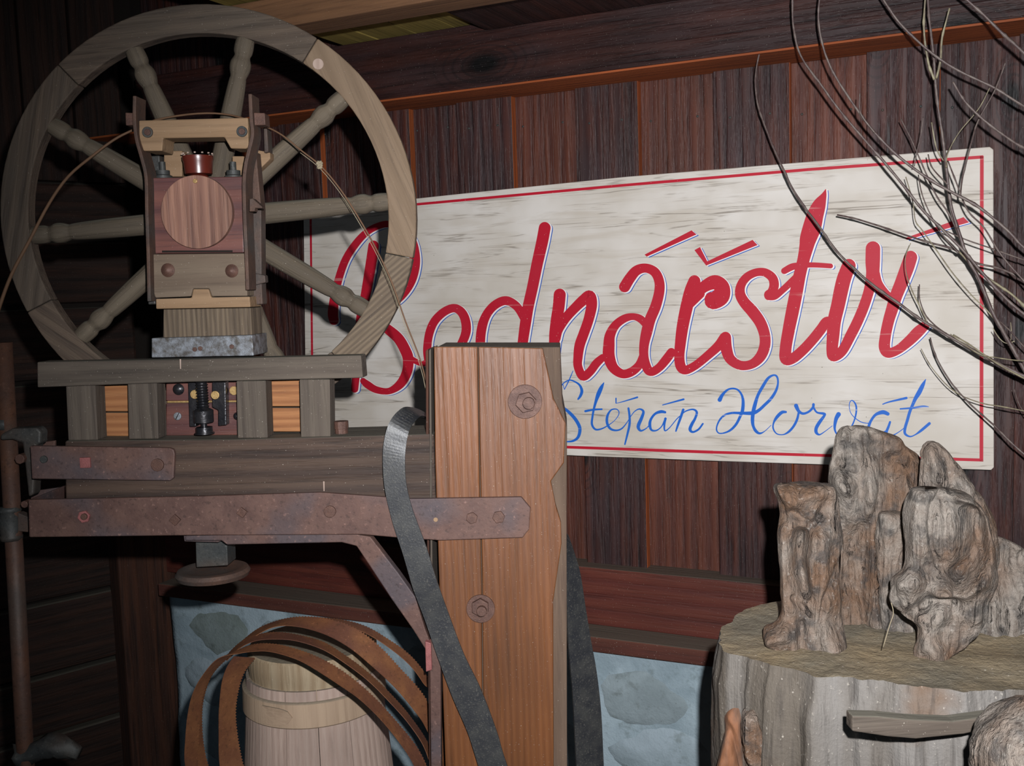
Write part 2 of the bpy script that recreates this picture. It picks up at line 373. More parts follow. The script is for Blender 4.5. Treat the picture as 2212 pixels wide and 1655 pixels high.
def signmat(name, base, flake, amt):
    N = NT(name); v = N.coord((1, 1, 1), rnd=False)
    vl = N.coord((.07, 1, 1), rnd=False); vs = N.coord((.16, 1, 1), rnd=False)
    a = N.noise(vl, 46, 4, .6, .35); b = N.noise(vs, 22, 4, .6, .8); t = N.noise(v, 5, 3, .5)
    a2 = N.noise(N.coord((.05, 1, 1), rnd=False), 16, 4, .55, .35)
    line = N.ramp(N.math('ABSOLUTE', N.math('SUBTRACT', a2, .5)), .011, .003)
    a3 = N.noise(N.coord((.035, 1, 1), rnd=False), 40, 3, .55, .2)
    line2 = N.ramp(N.math('ABSOLUTE', N.math('SUBTRACT', a3, .47)), .012, .003)
    crk = N.math('MULTIPLY', N.math('MAXIMUM', line, N.math('MULTIPLY', line2, .7)), N.ramp(b, .44, .60))
    c = srgb(base)
    if flake is None:
        c = N.mix(N.ramp(t, .35, .65), srgb((206, 200, 193)), srgb((188, 180, 169)))
        c = N.mix(N.math('MULTIPLY', N.ramp(b, .46, .66), .4), c, srgb((172, 160, 144)))
        c = N.mix(N.math('MULTIPLY', crk, .62), c, srgb((100, 88, 76)))
        sp = N.noise(v, 110, 2, .5); c = N.mix(N.ramp(sp, .76, .80), c, srgb((96, 84, 70)))
    else:
        ln = N.noise(N.coord((.05, 1, 1), rnd=False), 85, 2, .5); k = N.math('MULTIPLY', N.ramp(ln, .67, .70), N.ramp(b, .42, .55))
        c = N.mix(N.math('MULTIPLY', k, amt), srgb(base), srgb(flake))
        c = N.mix(N.math('MULTIPLY', N.ramp(t, .5, .65), .25), c, srgb([x*.8+30 for x in base]))
        sp = N.noise(v, 240, 1, .5); c = N.mix(N.math('MULTIPLY', N.ramp(sp, .76, .8), .6), c, srgb((216, 206, 196)))
    N.L.new(c, N.b.inputs['Base Color']); N.b.inputs['Roughness'].default_value = .55; N.b.inputs['Specular IOR Level'].default_value = .25
    N.bump(N.math('SUBTRACT', 1.0, crk), .4 if flake is None else .1, .0015); return N.m
m_sign = signmat('cream_painted_board', (208, 200, 188), None, 0)
m_lred = signmat('red_sign_paint', (174, 20, 42), (190, 130, 126), .6)
m_lwhite = signmat('white_outline_paint', (226, 220, 216), (200, 190, 180), .4)
m_lblue = signmat('blue_sign_paint', (24, 92, 184), (200, 200, 200), .6)
m_lblue2 = signmat('blue_outline_paint', (40, 84, 170), (200, 200, 200), .6)
def twigm(name, a, b):
    N = NT(name); v = N.coord(); n = N.noise(v, 60, 3)
    N.L.new(N.mix(N.ramp(n, .4, .62), srgb(a), srgb(b)), N.b.inputs['Base Color']); N.b.inputs['Roughness'].default_value = .5
    N.bump(n, .4, .001); return N.m
m_twig = twigm('purple_brown_twig_bark', (78, 62, 60), (104, 92, 86))
m_twig2 = twigm('pale_straw_twig', (142, 134, 108), (112, 102, 84))

# ------------------------------------------------------------------ planes
Dl, Dr = 1/.3058, 1/.4167
pL = EYE + ray(660, 700)*(Dl/ray(660, 700).dot(cf)); pR = EYE + ray(2145, 660)*(Dr/ray(2145, 660).dot(cf))
wy = math.degrees(math.atan2(-(pR.y-pL.y), pR.x-pL.x))
SG = Plane((pL.x, pL.y, 0), wy)        # sign front face
SAW = Plane((0, 1.95, 0), 3)           # front face of the big wheel
def pxz(pl, px, z, w=0):
    """point of pl above/below pixel column px at height z"""
    a = pl.hit(px, 700, w); b = pl.hit(px, 1100, w)
    t = (z-a.z)/(b.z-a.z); return a.lerp(b, t)
# ------------------------------------------------------------------ the setting
WU, WN = SG.U, SG.N
wc = SG.hit(1300, 700, -.07); 
wb = box('wall_back', Vector((wc.x, wc.y, 1.35)) - WN*.03 + WU*(-.1), WU*2.45, Vector((0, 0, 1.35)), WN*.015, m_dark, struct=True)
# wall boards: lower ones at offset -.045, raised ones over them at -.018 (seams measured at the height y=300..380)
seams = [330, 420, 520, 600, 690, 772, 885, 987, 1107, 1244, 1379, 1541, 1706, 1872, 2030, 2200, 2380, 2580]
zt, zb = 2.68, .5
raised = [False, True, False, True, False, True, False, True, False, True, False, True, False, True, False, True, False]
def nail(p, parent, m=None, r=.0035):
    lathe('nail', p - WN*.003, WN, [(0, r), (.004, r), (.0055, r*.5)], m or m_iron, parent, 8)
for i in range(len(seams)-1):
    wo = -.018 if raised[i] else -.047
    a = SG.hit(seams[i], 300, wo); b = SG.hit(seams[i+1], 300, wo)
    ov = 0 if raised[i] else .02
    a = a - WU*ov; b = b + WU*(ov-.001)
    jit = random.uniform(-.003, .003)
    cx = (a+b)/2; c = Vector((cx.x, cx.y, (zt+zb)/2)) - WN*(.014-jit)
    half = (Vector((b.x-a.x, b.y-a.y, 0)).length)/2
    fr = SG.frame('v'); fr.translation = c
    m = m_wall2 if i in (8, 10, 12) else m_wall
    pk = box('plank', c, WU*half, Vector((0, 0, (zt-zb)/2)), WN*.0135, m, wb, fr, .002)
    if raised[i]:
        # bare orange side of the raised board
        e = c + WU*(half+.0007); box('bare_edge', e, WU*.0006, Vector((0, 0, (zt-zb)/2-.01)), WN*.0118, m_edge, pk, fr.copy(), 0)
    nz = SG.hit((seams[i]+seams[i+1])/2, 250-.05*(seams[i]-1000), wo).z
    for s in (-.55, .5):
        nail(Vector((c.x, c.y, nz-.03)) + WU*half*s + WN*.0135, pk)
        nail(Vector((c.x, c.y, .66)) + WU*half*s + WN*.0135, pk)
# upper wall plate beam with bare underside
def wallbox(name, pxl, pyl, pxr, pyr_, wfront, zlo, zhi, depth, mat, ext=(0, 0), **k):
    a = SG.hit(pxl, pyl, wfront); b = SG.hit(pxr, pyr_, wfront)
    a = a - WU*ext[0]; b = b + WU*ext[1]
    c = (a+b)/2; c = Vector((c.x, c.y, (zlo+zhi)/2)) - WN*depth/2
    half = Vector((b.x-a.x, b.y-a.y, 0)).length/2
    fr = SG.frame('u'); fr.translation = c
    return box(name, c, WU*half, Vector((0, 0, (zhi-zlo)/2)), WN*depth/2, mat, None, fr, k.get('bevel', .003), struct=True)
zbm = SG.hit(1500, 132, .13).z
print('beam bottom z', zbm, SG.hit(1055, 35, .13).z, SG.hit(860,228,.13).z, SG.hit(2100,55,.13).z)
b1 = wallbox('trim_1', 300, 300, 2400, 100, .13, zbm+.004, SG.hit(1055, 36, .13).z*.5 + SG.hit(740, 107, .13).z*.5, .17, m_beam)
u = box('bare_underside', Vector((0, 0, 0)), Vector((1, 0, 0)), Vector((0, 1, 0)), Vector((0, 0, 1)), m_edge, None) if False else None
fr = WM['trim_1'].copy(); cc = fr.translation.copy()
ub = box('bare_underside', Vector((cc.x, cc.y, zbm+.002)) - WN*.001, WU*2.4, WN*.083, Vector((0, 0, .003)), m_edge, b1, fr.copy(), 0)
# sill beam and ledge
zs1 = SG.hit(1265, 1225, .03).z; zs0 = SG.hit(1285, 1350, .03).z
b2 = wallbox('trim_2', 300, 1200, 2400, 1250, .03, zs0, zs1, .10, m_sill)
print('sill', zs0, zs1)
LG = Plane(SG.hit(1285, 1350, .03), 28.5); 
la = zhit(350, 1262, zs0); lb = zhit(1285, 1390, zs0); lc = zhit(1545, 1408, zs0)
print('ledge pts', la, lb, lc, 'wall at', SG.hit(350, 1240, .03))
ldir = (lc-la); ldir.z = 0; ldir.normalize(); ln_ = Vector((ldir.y, -ldir.x, 0));
if ln_.y > 0: ln_ = -ln_
le = lc + ldir*1.0; ls = la - ldir*.02
lcn = (ls+le)/2; lh = (le-ls).length/2
frl = Matrix((ldir, Vector((0, 0, 1)), ldir.cross(Vector((0, 0, 1))))).transposed().to_4x4(); frl.translation = lcn
b3 = box('trim_3', Vector((lcn.x, lcn.y, zs0-.022)) - ln_*.14, ldir*lh, Vector((0, 0, .0215)), ln_*.14, m_ledge, None, frl, .004, struct=True)
# stone base wall under the ledge
sc_ = Vector((lcn.x, lcn.y, 0)) - ln_*.02
zst = zs0-.044
nx, nz_ = 150, 40
vs, fs = [], []
L0 = ls + ldir*.03
for j in range(nz_+1):
    for i in range(nx+1):
        uu = i/nx*(2*lh-.03); zz = FZ+(zst-FZ)*j/nz_
        d = noise.noise(Vector((uu*3.2, zz*3.2, 1.7)))*.016 + noise.noise(Vector((uu*11, zz*11, 4)))*.006 + noise.noise(Vector((uu*30, zz*30, 9)))*.0022
        p = Vector((L0.x, L0.y, zz)) + ldir*uu + ln_*(d-.022)
        vs.append(p)
for j in range(nz_):
    for i in range(nx):
        a = j*(nx+1)+i; fs.append((a, a+1, a+nx+2, a+nx+1))
nv = len(vs)
ring_ = [j*(nx+1) for j in range(nz_+1)]
back = [vs[j*(nx+1)] - ln_*.3 for j in (0, nz_)]
vs += [vs[0]-ln_*.3, vs[nz_*(nx+1)]-ln_*.3]
fs.append([j*(nx+1) for j in range(nz_, -1, -1)] + [nv, nv+1])
wbase = mobj('wall_base', vs, fs, m_lime, None, frl, smooth=False, struct=True)
for p in wbase.data.polygons: p.use_smooth = len(p.vertices) == 4
# flat rubble stones showing through the limewash
def stone_part(u, z, ru, rz, seed, m, proud=.012):
    rnd = random.Random(seed); K = 8
    rad = [1+rnd.uniform(-.30, .14) for _ in range(K)]
    rings = [(1.0, -.4), (.92, .25), (.78, .62), (.55, .9), (.28, 1.0)]
    vv, ff = [], []
    base = Vector((L0.x, L0.y, z)) + ldir*u
    for ri, (q, h) in enumerate(rings):
        for k in range(K*2):
            an = math.pi*k/K; r = rad[(k//2) % K]*(1-(k % 2)/2)+rad[(k//2+1) % K]*((k % 2)/2)
            hh = -.03 + h*(.012+proud) + rnd.uniform(-.0015, .0015)
            x, y = math.cos(an)*ru*r*q, math.sin(an)*rz*r*q
            hh += noise.noise(Vector(((u+x)*3.2, (z+y)*3.2, 1.7)))*.016
            vv.append(base + ldir*x + Vector((0, 0, y)) + ln_*hh)
    n = K*2
    for r_ in range(len(rings)-1):
        for k in range(n): ff.append((r_*n+k, r_*n+(k+1) % n, (r_+1)*n+(k+1) % n, (r_+1)*n+k))
    ff.append([(len(rings)-1)*n+k for k in range(n)])
    return mobj('stone', vv, ff, m, wbase, frl, smooth=True)
rs = random.Random(5)
zz = zst-.07; row = 0
while zz > FZ+.08:
    hgt = rs.uniform(.13, .19); uu = rs.uniform(.0, .06)
    while uu < 2*lh-.25:
        wd = rs.uniform(.16, .32)
        stone_part(uu+wd*.5, max(zz-hgt*.25+rs.uniform(-.02, .015), FZ+.13), wd*.56, hgt*.58, rs.random(), m_stone[rs.choice((0, 0, 2, 2, 1))], rs.uniform(.001, .006))
        uu += wd*1.12
    zz -= hgt*1.05
# left wall: corner, vertical planks above, horizontal timbers below
K0 = SG.hit(345, 1240, -.02); K0.z = 0
ldir2 = Vector((-.755, -.656, 0)).normalized(); ln2 = Vector((.656, -.755, 0)).normalized()
frw = Matrix((ldir2, Vector((0, 0, 1)), ldir2.cross(Vector((0, 0, 1))))).transposed().to_4x4(); frw.translation = K0
frwv = Matrix((Vector((0, 0, 1)), -ldir2, Vector((0, 0, 1)).cross(-ldir2))).transposed().to_4x4(); frwv.translation = K0
wl = box('wall_left', K0 + ldir2*1.6 + Vector((0, 0, 1.4)) - ln2*.08, ldir2*1.7, Vector((0, 0, 1.4)), ln2*.03, m_dark, None, frw, 0, struct=True)
zsp = 1.5 + .12*3.3
for i in range(14):
    u1 = .02+i*.16; jt = random.uniform(-.008, .008)
    f2 = frwv.copy(); f2.translation = K0 + ldir2*(u1+.08)
    box('plank', K0 + ldir2*(u1+.08) + Vector((0, 0, zsp+.45)) - ln2*(.03-jt), ldir2*.077, Vector((0, 0, .45)), ln2*.018, m_left, wl, f2, .004)
zz = FZ; 
for i, h in enumerate([.18, .20, .21, .25, .24, .26, .24, .25, .22, .21]):
    h2 = min(h, zsp-zz)
    if h2 < .05: break
    f2 = frw.copy(); f2.translation = K0 + ldir2*1.2 + Vector((0, 0, zz))
    box('timber', K0 + ldir2*1.18 + Vector((0, 0, zz+h2/2)) - ln2*(.02+random.uniform(-.006, .006)), ldir2*1.15, Vector((0, 0, h2/2-.008)), ln2*.028, m_left, wl, f2, .012)
    zz += h2
# corner post
pA = zhit(300, 1655, .62)
cp = K0 + ldir2*.08 + ln2*.05
f2 = frwv.copy(); f2.translation = cp
box('trim_4', cp + Vector((0, 0, .53+FZ/2)), ldir2*.10, Vector((0, 0, .53-FZ/2)), ln2*.05, m_cpost, None, f2, .008, struct=True)
# ceiling boards, joist and cross beam
zc = SG.hit(1055, 36, .13).z*.5 + SG.hit(740, 107, .13).z*.5 + .003
cb0 = SG.hit(1055, 35, .13)
def along(px, py, z): return (zhit(px, py, z) - Vector((cb0.x, cb0.y, 0))).dot(WU)
ceil = box('ceiling', Vector((0, .9, zc+.42)), Vector((3.4, 0, 0)), Vector((0, 3.4, 0)), Vector((0, 0, .015)), m_dark, None, SG.frame('v'), 0, struct=True)
uL = along(505, 20, zc); uR = 2.4
i = 0; uu = uL
while uu < uR:
    f2 = Matrix((WN, WU, WN.cross(WU))).transposed().to_4x4()
    c = Vector((cb0.x, cb0.y, zc+.013)) + WN*.98 + WU*(uu+.062); f2.translation = c
    box('board', c + Vector((0, 0, random.uniform(-.001, .002))), WU*.0605, WN*1.2, Vector((0, 0, .012)), m_ceil, ceil, f2, .002)
    uu += .125
zj = zc-.075
jc = zhit(875, 42, zj); off = (jc - Vector((cb0.x, cb0.y, 0))).dot(WN)
print('joist offset', off, uL)
jcen = Vector((cb0.x, cb0.y, 0)) + WN*(max(off, .03)+.05) + WU*((uL+uR)/2)
f2 = SG.frame('u'); f2.translation = Vector((jcen.x, jcen.y, zj))
box('trim_5', Vector((jcen.x, jcen.y, zj+.037)), WU*(uR-uL)/2, WN*.05, Vector((0, 0, .0365)), m_joist, None, f2, .003, struct=True)
f2 = Matrix((WN, WU, WN.cross(WU))).transposed().to_4x4(); f2.translation = Vector((cb0.x, cb0.y, zc))
box('trim_6', Vector((cb0.x, cb0.y, zc-.016)) + WN*.62 + WU*.70, WU*.70, WN*.60, Vector((0, 0, .014)), m_beam, None, f2, .003, struct=True)
# far right corner post, floor
rp = SG.hit(2222, 950, .05); f2 = SG.frame('v'); f2.translation = rp
box('trim_7', Vector((rp.x, rp.y, 1.21)) + WU*.06, WU*.055, Vector((0, 0, .42)), WN*.03, m_edge, None, f2, .003, struct=True)
fl_ = box('floor', Vector((0, 1.0, FZ-.03)), Vector((3.4, 0, 0)), Vector((0, 3.4, 0)), Vector((0, 0, .03)), m_ledge, None, None, 0, struct=True)

exec_after = []
# ------------------------------------------------------------------ sign
def Z(sc, ox, oy): return lambda pts: unz(pts, ox, oy, sc)
R1, R2, R3, R4, R5 = Z(3.677, 650, 450), Z(4.139, 880, 450), Z(4.139, 1170, 480), Z(4.139, 1430, 480), Z(3.760, 1640, 380)
R6, R7, R8 = Z(6.506, 1200, 800), Z(7.373, 1530, 800), Z(7.373, 1770, 800)
sign = thing('sign_board', 'long cream painted wooden sign with red script lettering on the plank wall', 'sign', SG.hit(1400, 990, -.02))
# board outline: traced corners
prism('panel', [(655, 455), (1000, 418), (1350, 382), (1750, 349), (2138, 317), (2146, 323), (2147, 1010), (2141, 1016), (1540, 996), (1225, 984), (664, 960), (661, 955)], SG, 0, .017, m_sign, sign, 'u', .002)
def strokes_mesh(name, strokes, polys, w, mat, off=(0, 0), grow=0.0, frame=None):
    vs, fs = [], []
    def add(p, ww): vs.append(SG.hit(p[0]+off[0], p[1]+off[1], ww)); return len(vs)-1
    for si, (pts, sc) in enumerate(strokes):
        ww = w + .00003*(si % 3)
        P = crom([(p[0], p[1], p[2]/sc) for p in pts], 7)
        L, Rr = [], []
        n = len(P)
        for i in range(n):
            wi = ww+.00018*i/n
            t = Vector(P[min(i+1, n-1)][:2])-Vector(P[max(i-1, 0)][:2]); t.normalize()
            nn = Vector((-t.y, t.x)); h = P[i][2]/2+grow
            L.append(add((P[i][0]+nn.x*h, P[i][1]+nn.y*h), wi)); Rr.append(add((P[i][0]-nn.x*h, P[i][1]-nn.y*h), wi))
        for i in range(n-1): fs.append((L[i], L[i+1], Rr[i+1], Rr[i]))
        for end in (0, n-1):
            t = (Vector(P[1][:2])-Vector(P[0][:2])) if end == 0 else (Vector(P[-2][:2])-Vector(P[-1][:2]))
            t.normalize(); h = P[end][2]/2+grow; a0 = math.atan2(-t.y, -t.x)
            arc = [add((P[end][0]+math.cos(a0+q)*h, P[end][1]+math.sin(a0+q)*h), ww-.00001+(.0002 if end else 0)) for q in [(-math.pi/2)+k*math.pi/10 for k in range(11)]]
            fs.append(arc)
    for pts in polys:
        fs.append([add(p, w+.00005) for p in pts])
    inv = (frame or SG.frame('u')).inverted()
    me = bpy.data.meshes.new(name); me.from_pydata([inv @ v for v in vs], [], fs)
    me.materials.append(mat)
    # give the coat of paint a real, if tiny, thickness
    o = bpy.data.objects.new(name, me); link(o, sign, SG.frame('u'))
    bm = bmesh.new(); bm.from_mesh(me)
    nl = inv.to_3x3() @ SG.N
    for f in bm.faces:
        if f.normal.dot(nl) < 0: f.normal_flip()
    bm.to_mesh(me); bm.free()
    return o
RS = [
 (R1([(262,890,75),(255,820,82),(280,640,65),(345,430,62),(430,290,60),(530,185,55),(640,132,52),(720,130,54),(810,170,60),(880,260,75),(905,400,84),(890,520,84),(850,620,78),(780,710,72),(700,770,60),(620,830,50)]), 3.677),
 (R1([(620,905,60),(690,960,78),(775,1035,84),(830,1130,86),(852,1200,86),(842,1300,80),(790,1395,72),(700,1452,52),(600,1442,56),(530,1402,60),(494,1372,48)]), 3.677),
 (R1([(577,298,84),(560,420,86),(530,600,82),(500,760,74),(470,900,68),(445,1250,62),(427,1436,58)]), 3.677),
 (R1([(850,1175,40),(905,1212,45),(960,1236,40),(1010,1232,40)]), 3.677),
 (R2([(150,1385,50),(300,1380,60),(430,1290,72),(490,1200,80),(525,1100,84),(518,1000,84),(480,925,80),(415,893,76),(330,925,76),(250,1000,76),(205,1090,76),(182,1200,74),(182,1320,76),(230,1480,80),(350,1560,80),(480,1520,70),(600,1400,60)]), 4.139),
 (R2([(1040,980,70),(980,880,76),(885,826,80),(790,860,80),(715,940,80),(670,1050,86),(652,1200,86),(662,1380,86),(760,1500,80),(900,1450,70),(1010,1300,60)]), 4.139),
 (R2([(1228,175,106),(1205,300,106),(1160,500,102),(1120,700,99),(1080,880,100),(1060,1000,100),(1032,1200,92),(1010,1400,85),(1060,1520,80),(1160,1500,70),(1290,1420,60)]), 4.139),
 (R3([(162,648,108),(152,760,106),(132,880,102),(117,1000,98),(112,1090,95),(90,1300,90)]), 4.139),
 (R3([(130,1040,80),(150,960,84),(215,858,86),(300,765,88),(375,695,96),(430,660,100),(447,740,98),(420,870,92),(375,1000,92),(340,1100,92),(326,1200,84),(325,1290,78),(368,1378,80),(430,1340,76),(490,1262,76),(545,1212,66)]), 4.139),
 (R3([(940,930,60),(890,870,70),(820,845,62),(740,862,72),(660,922,78),(612,1010,92),(602,1100,102),(602,1200,106),(640,1300,92),(720,1356,80),(800,1340,80),(870,1280,76),(905,1200,70)]), 4.139),
 (R3([(742,578,100),(790,500,96),(850,432,90),(930,411,82),(1010,445,86),(1050,525,88),(1052,620,92),(1020,750,96),(970,870,98),(940,980,100),(916,1100,86),(916,1210,82),(945,1310,84),(985,1338,76),(1050,1300,76),(1110,1232,82),(1160,1165,80)]), 4.139),
 (R4([(290,528,108),(255,620,112),(220,760,112),(185,930,106),(165,1080,98),(155,1200,92),(168,1290,92),(212,1322,80),(300,1280,76),(400,1200,78),(500,1110,86),(560,1035,98)]), 4.139),
 (R4([(300,640,100),(380,575,104),(470,538,130),(535,580,135),(525,660,160),(460,705,150),(445,690,130)]), 4.139),
 (R4([(240,720,110),(340,640,86)]), 4.139),
 (R4([(568,1030,100),(575,1130,104),(612,1225,92),(700,1280,84),(800,1270,82),(878,1205,94),(918,1110,98),(918,1010,98),(880,900,102),(810,800,106),(735,715,98),(698,640,92),(708,560,80),(760,490,76),(840,450,72),(920,450,76),(985,495,82),(1003,560,86),(985,620,84),(958,650,92)]), 4.139),
 (R4([(958,655,90),(1010,662,62),(1080,605,60),(1150,540,62),(1210,480,60)]), 4.139),
 (R5([(540,112,8),(524,160,48),(490,230,105),(455,320,135),(428,420,148),(398,510,136),(385,570,118),(360,680,100),(330,800,100),(300,950,106),(270,1100,106),(240,1250,100),(215,1400,96),(218,1486,98),(275,1480,86),(350,1420,84),(430,1335,84),(500,1248,84),(548,1182,76),(600,1190,60)]), 3.760),
 (R5([(204,772,52),(270,738,56),(350,726,46),(450,724,42),(580,732,40)]), 3.760),
 (R5([(728,730,112),(690,830,116),(665,930,116),(640,1050,112),(610,1180,110),(600,1300,102),(592,1420,92),(607,1462,92),(675,1420,82),(745,1290,86),(800,1180,86),(850,1060,86),(892,930,86),(920,800,104),(922,700,118),(924,590,118)]), 3.760),
 (R5([(925,760,100),(955,870,90),(1015,955,84),(1080,1000,66)]), 3.760),
 (R5([(1230,662,108),(1200,750,112),(1150,880,106),(1110,980,102),(1080,1080,98),(1050,1180,92),(1025,1300,90),(1018,1395,92),(1050,1438,82),(1130,1410,76),(1220,1338,86),(1290,1268,92),(1345,1218,76)]), 3.760),
]
RP = [R3([(920,290),(1340,73),(1385,110),(940,308)]), R4([(290,250),(340,222),(405,350),(395,388)]), R4([(395,388),(405,350),(810,158),(855,205)]), R5([(1185,505),(1660,335),(1705,378),(1200,520)])]
strokes_mesh('blue_outline', RS, RP, .0003, m_lblue2, (5.0, 2.4))
strokes_mesh('white_outline', RS, RP, .0006, m_lwhite, (2.6, 1.2), .6)
strokes_mesh('red_lettering', RS, RP, .0009, m_lred)
BS = [
 (R6([(245,10,10),(190,140,16),(125,270,10)]), 6.506), (R6([(125,268,10),(102,190,10)]), 6.506),
 (R6([(115,540,34),(70,430,30),(60,300,25),(100,195,15),(190,140,18),(270,160,22),(340,210,30),(370,290,42),(350,360,38),(318,405,25)]), 6.506),
 (R6([(105,520,34),(200,600,45),(280,690,48),(335,790,48),(340,870,45),(310,950,40),(240,995,30),(150,1005,18)]), 6.506),
 (R6([(680,175,12),(645,240,50),(605,330,60),(570,430,42),(540,540,32),(520,650,30),(512,760,32),(560,830,28),(640,825,22),(730,780,16),(820,715,10),(880,640,12),(890,580,14),(850,545,16),(780,560,22),(730,640,35),(725,740,38),(770,820,34),(850,845,26),(930,820,22),(1000,740,14),(1050,660,12),(1110,580,14),(1180,545,22),(1235,580,35),(1210,670,45),(1170,760,50),(1165,810,45),(1200,850,28),(1270,820,16),(1320,770,14)]), 6.506),
 (R6([(420,575,32),(530,555,28),(650,547,24)]), 6.506),
 (R6([(850,395,20),(850,460,16)]), 6.506), (R6([(850,465,8),(950,440,14),(1150,380,26)]), 6.506),
 (R6([(1025,535,30),(1040,640,32),(1040,760,34),(1010,900,30),(975,1040,22)]), 6.506),
 (R6([(1540,590,34),(1480,582,44),(1400,612,34),(1340,690,36),(1325,770,42),(1350,840,30),(1420,845,20),(1490,790,16),(1535,700,24)]), 6.506),
 (R6([(1545,680,36),(1530,760,30),(1537,848,20),(1600,810,14),(1700,690,14),(1765,630,14),(1830,575,18),(1930,550,24),(1985,590,34),(1960,680,36),(1920,750,44),(1890,830,44),(1930,868,30),(2010,830,28),(2070,752,26)]), 6.506),
 (R6([(1505,488,14),(1800,408,28)]), 6.506), (R6([(1795,555,36),(1760,660,36),(1720,770,32),(1692,855,22)]), 6.506),
 (R7([(182,470,68),(230,385,48),(310,310,32),(400,290,28),(480,320,30),(535,400,36),(555,500,48),(545,640,55),(510,730,45),(450,850,42),(370,940,38),(280,990,26),(180,1005,20),(135,960,24),(140,880,24),(190,780,30),(270,710,34),(380,680,36),(520,682,44),(700,682,60),(800,640,50),(900,550,48),(1000,450,48),(1080,320,42),(1110,200,30),(1095,105,32),(1040,78,30),(950,130,44),(860,270,50),(790,400,48),(740,560,60),(710,700,60),(705,820,55),(720,900,45),(760,970,48),(820,1005,34),(900,970,14),(1000,875,10)]), 7.373),
 (R7([(1235,665,36),(1170,672,52),(1090,750,50),(1040,840,28),(1035,930,26),(1090,1010,20),(1190,1025,18),(1280,980,36),(1360,890,40),(1415,780,40),(1440,670,34)]), 7.373),
 (R7([(1398,565,66),(1440,650,50),(1510,690,40),(1600,660,36),(1665,595,40),(1675,545,44)]), 7.373),
 (R7([(1675,590,34),(1730,670,30),(1840,692,42),(1848,722,42),(1770,830,55),(1720,920,55),(1720,990,50),(1770,1025,26),(1850,980,14),(1975,885,10)]), 7.373),
 (R8([(305,702,74),(268,770,62),(245,880,45),(250,960,32),(290,1030,22),(370,1060,20),(450,990,25),(510,900,25),(555,800,24),(585,680,28),(585,570,28),(545,495,20),(500,488,16),(475,560,12),(500,680,12),(580,770,14),(680,830,14),(780,845,14)]), 7.373),
 (R8([(1090,695,56),(1010,668,66),(900,705,46),(830,790,42),(790,880,45),(780,960,40),(820,1040,35),(900,1060,25),(1000,1000,25),(1080,960,30)]), 7.373),
 (R8([(1125,825,35),(1100,900,40),(1070,980,42),(1080,1040,30),(1180,1030,20),(1270,980,14),(1350,920,14)]), 7.373),
 (R8([(1010,540,18),(1120,502,25),(1385,442,40)]), 7.373),
 (R8([(1693,145,12),(1650,230,58),(1590,350,74),(1530,450,60),(1490,540,50),(1440,660,48),(1400,800,48),(1365,920,46),(1365,1010,40),(1440,1055,26),(1520,1030,20),(1620,960,42),(1752,848,46)]), 7.373),
 (R8([(1290,615,24),(1480,600,30),(1650,578,34),(1735,585,20)]), 7.373),
]
strokes_mesh('blue_lettering', BS, [], .0005, m_lblue)
def band(a, b, wa, wb, vert=False):
    if vert: return [(a[0]-wa/2, a[1]), (a[0]+wa/2, a[1]), (b[0]+wb/2, b[1]), (b[0]-wb/2, b[1])]
    return [(a[0], a[1]-wa/2), (b[0], b[1]-wb/2), (b[0], b[1]+wb/2), (a[0], a[1]+wa/2)]
T = [(669, 469), (905, 441), (1350, 400), (1750, 366), (2124, 339)]
Bm = [(674, 948), (1225, 966), (1540, 977), (2124, 994)]
pol = [band(T[i], T[i+1], 5+i*.5, 5.5+i*.5) for i in range(4)] + [band(Bm[i], Bm[i+1], 6, 6.5) for i in range(3)]
pol += [band((671, 467), (676, 950), 4.5, 4.5, True), band((2121, 337), (2120, 997), 8, 8, True)]
strokes_mesh('red_border', [], pol, .0005, m_lred)

# ------------------------------------------------------------------ band saw
saw = thing('band_saw', 'old wooden band saw frame with big spoked wheel, iron straps and pine post', 'saw', pxz(SAW, 1080, FZ, .02))
def P(name, pts, w, t, mat, parent=None, grain='u', bevel=.0015, pl=SAW):
    return prism(name, pts, pl, w, t, mat, parent or saw, grain, bevel)
# post: two planks side by side over a solid core, down to the floor
def down(px, w): # pixel of floor point below column px
    return None
def postprism(name, top, xl, xr, w, t, mat, parent=saw, bevel=.002):
    """polygon: list 'top' goes from the right bottom up and over to the left bottom; then dropped to the floor"""
    f = [SAW.hit(x, y, w) for x, y in top]
    a, b = f[-1].copy(), f[0].copy()
    f = [Vector((b.x, b.y, FZ+.002))] + f + [Vector((a.x, a.y, FZ+.002))]
    bk = [p-SAW.N*t for p in f]; n = len(f)
    faces = [list(range(n)), list(range(2*n-1, n-1, -1))] + [[i, (i+1) % n, n+(i+1) % n, n+i] for i in range(n)]
    return mobj(name, f+bk, faces, mat, parent, SAW.frame('v'), bevel)
core = postprism('post', [(1225, 1655), (1224, 1100), (1225, 925), (1215, 870), (1210, 750), (942, 750), (950, 1100), (962, 1655)], 0, 0, .088, .15, m_wane)
postprism('post_face', [(1031+11, 1655), (1040, 1290), (1033, 900), (1031, 749), (937, 749), (940, 1000), (950, 1300), (962, 1655)], 0, 0, .10, .0118, m_post, core)
postprism('post_face', [(1196, 1655), (1195, 1300), (1213, 1175), (1212, 1130), (1200, 1090), (1190, 1040), (1218, 1000), (1222, 915), (1196, 862), (1183, 800), (1172, 752), (1033.5, 749), (1035.5, 900), (1042.5, 1290), (1045, 1655)], 0, 0, .101, .0128, m_post, core)
postprism('edge_strip', [(937, 1655), (934, 1200), (931, 752), (926, 757), (929, 1200), (932, 1655)], 0, 0, .094, .10, m_comb, saw)
postprism('edge_strip', [(930, 1655), (927, 1200), (925, 754), (919, 758), (922, 1200), (927, 1655)], 0, 0, .088, .10, m_cpost, saw)
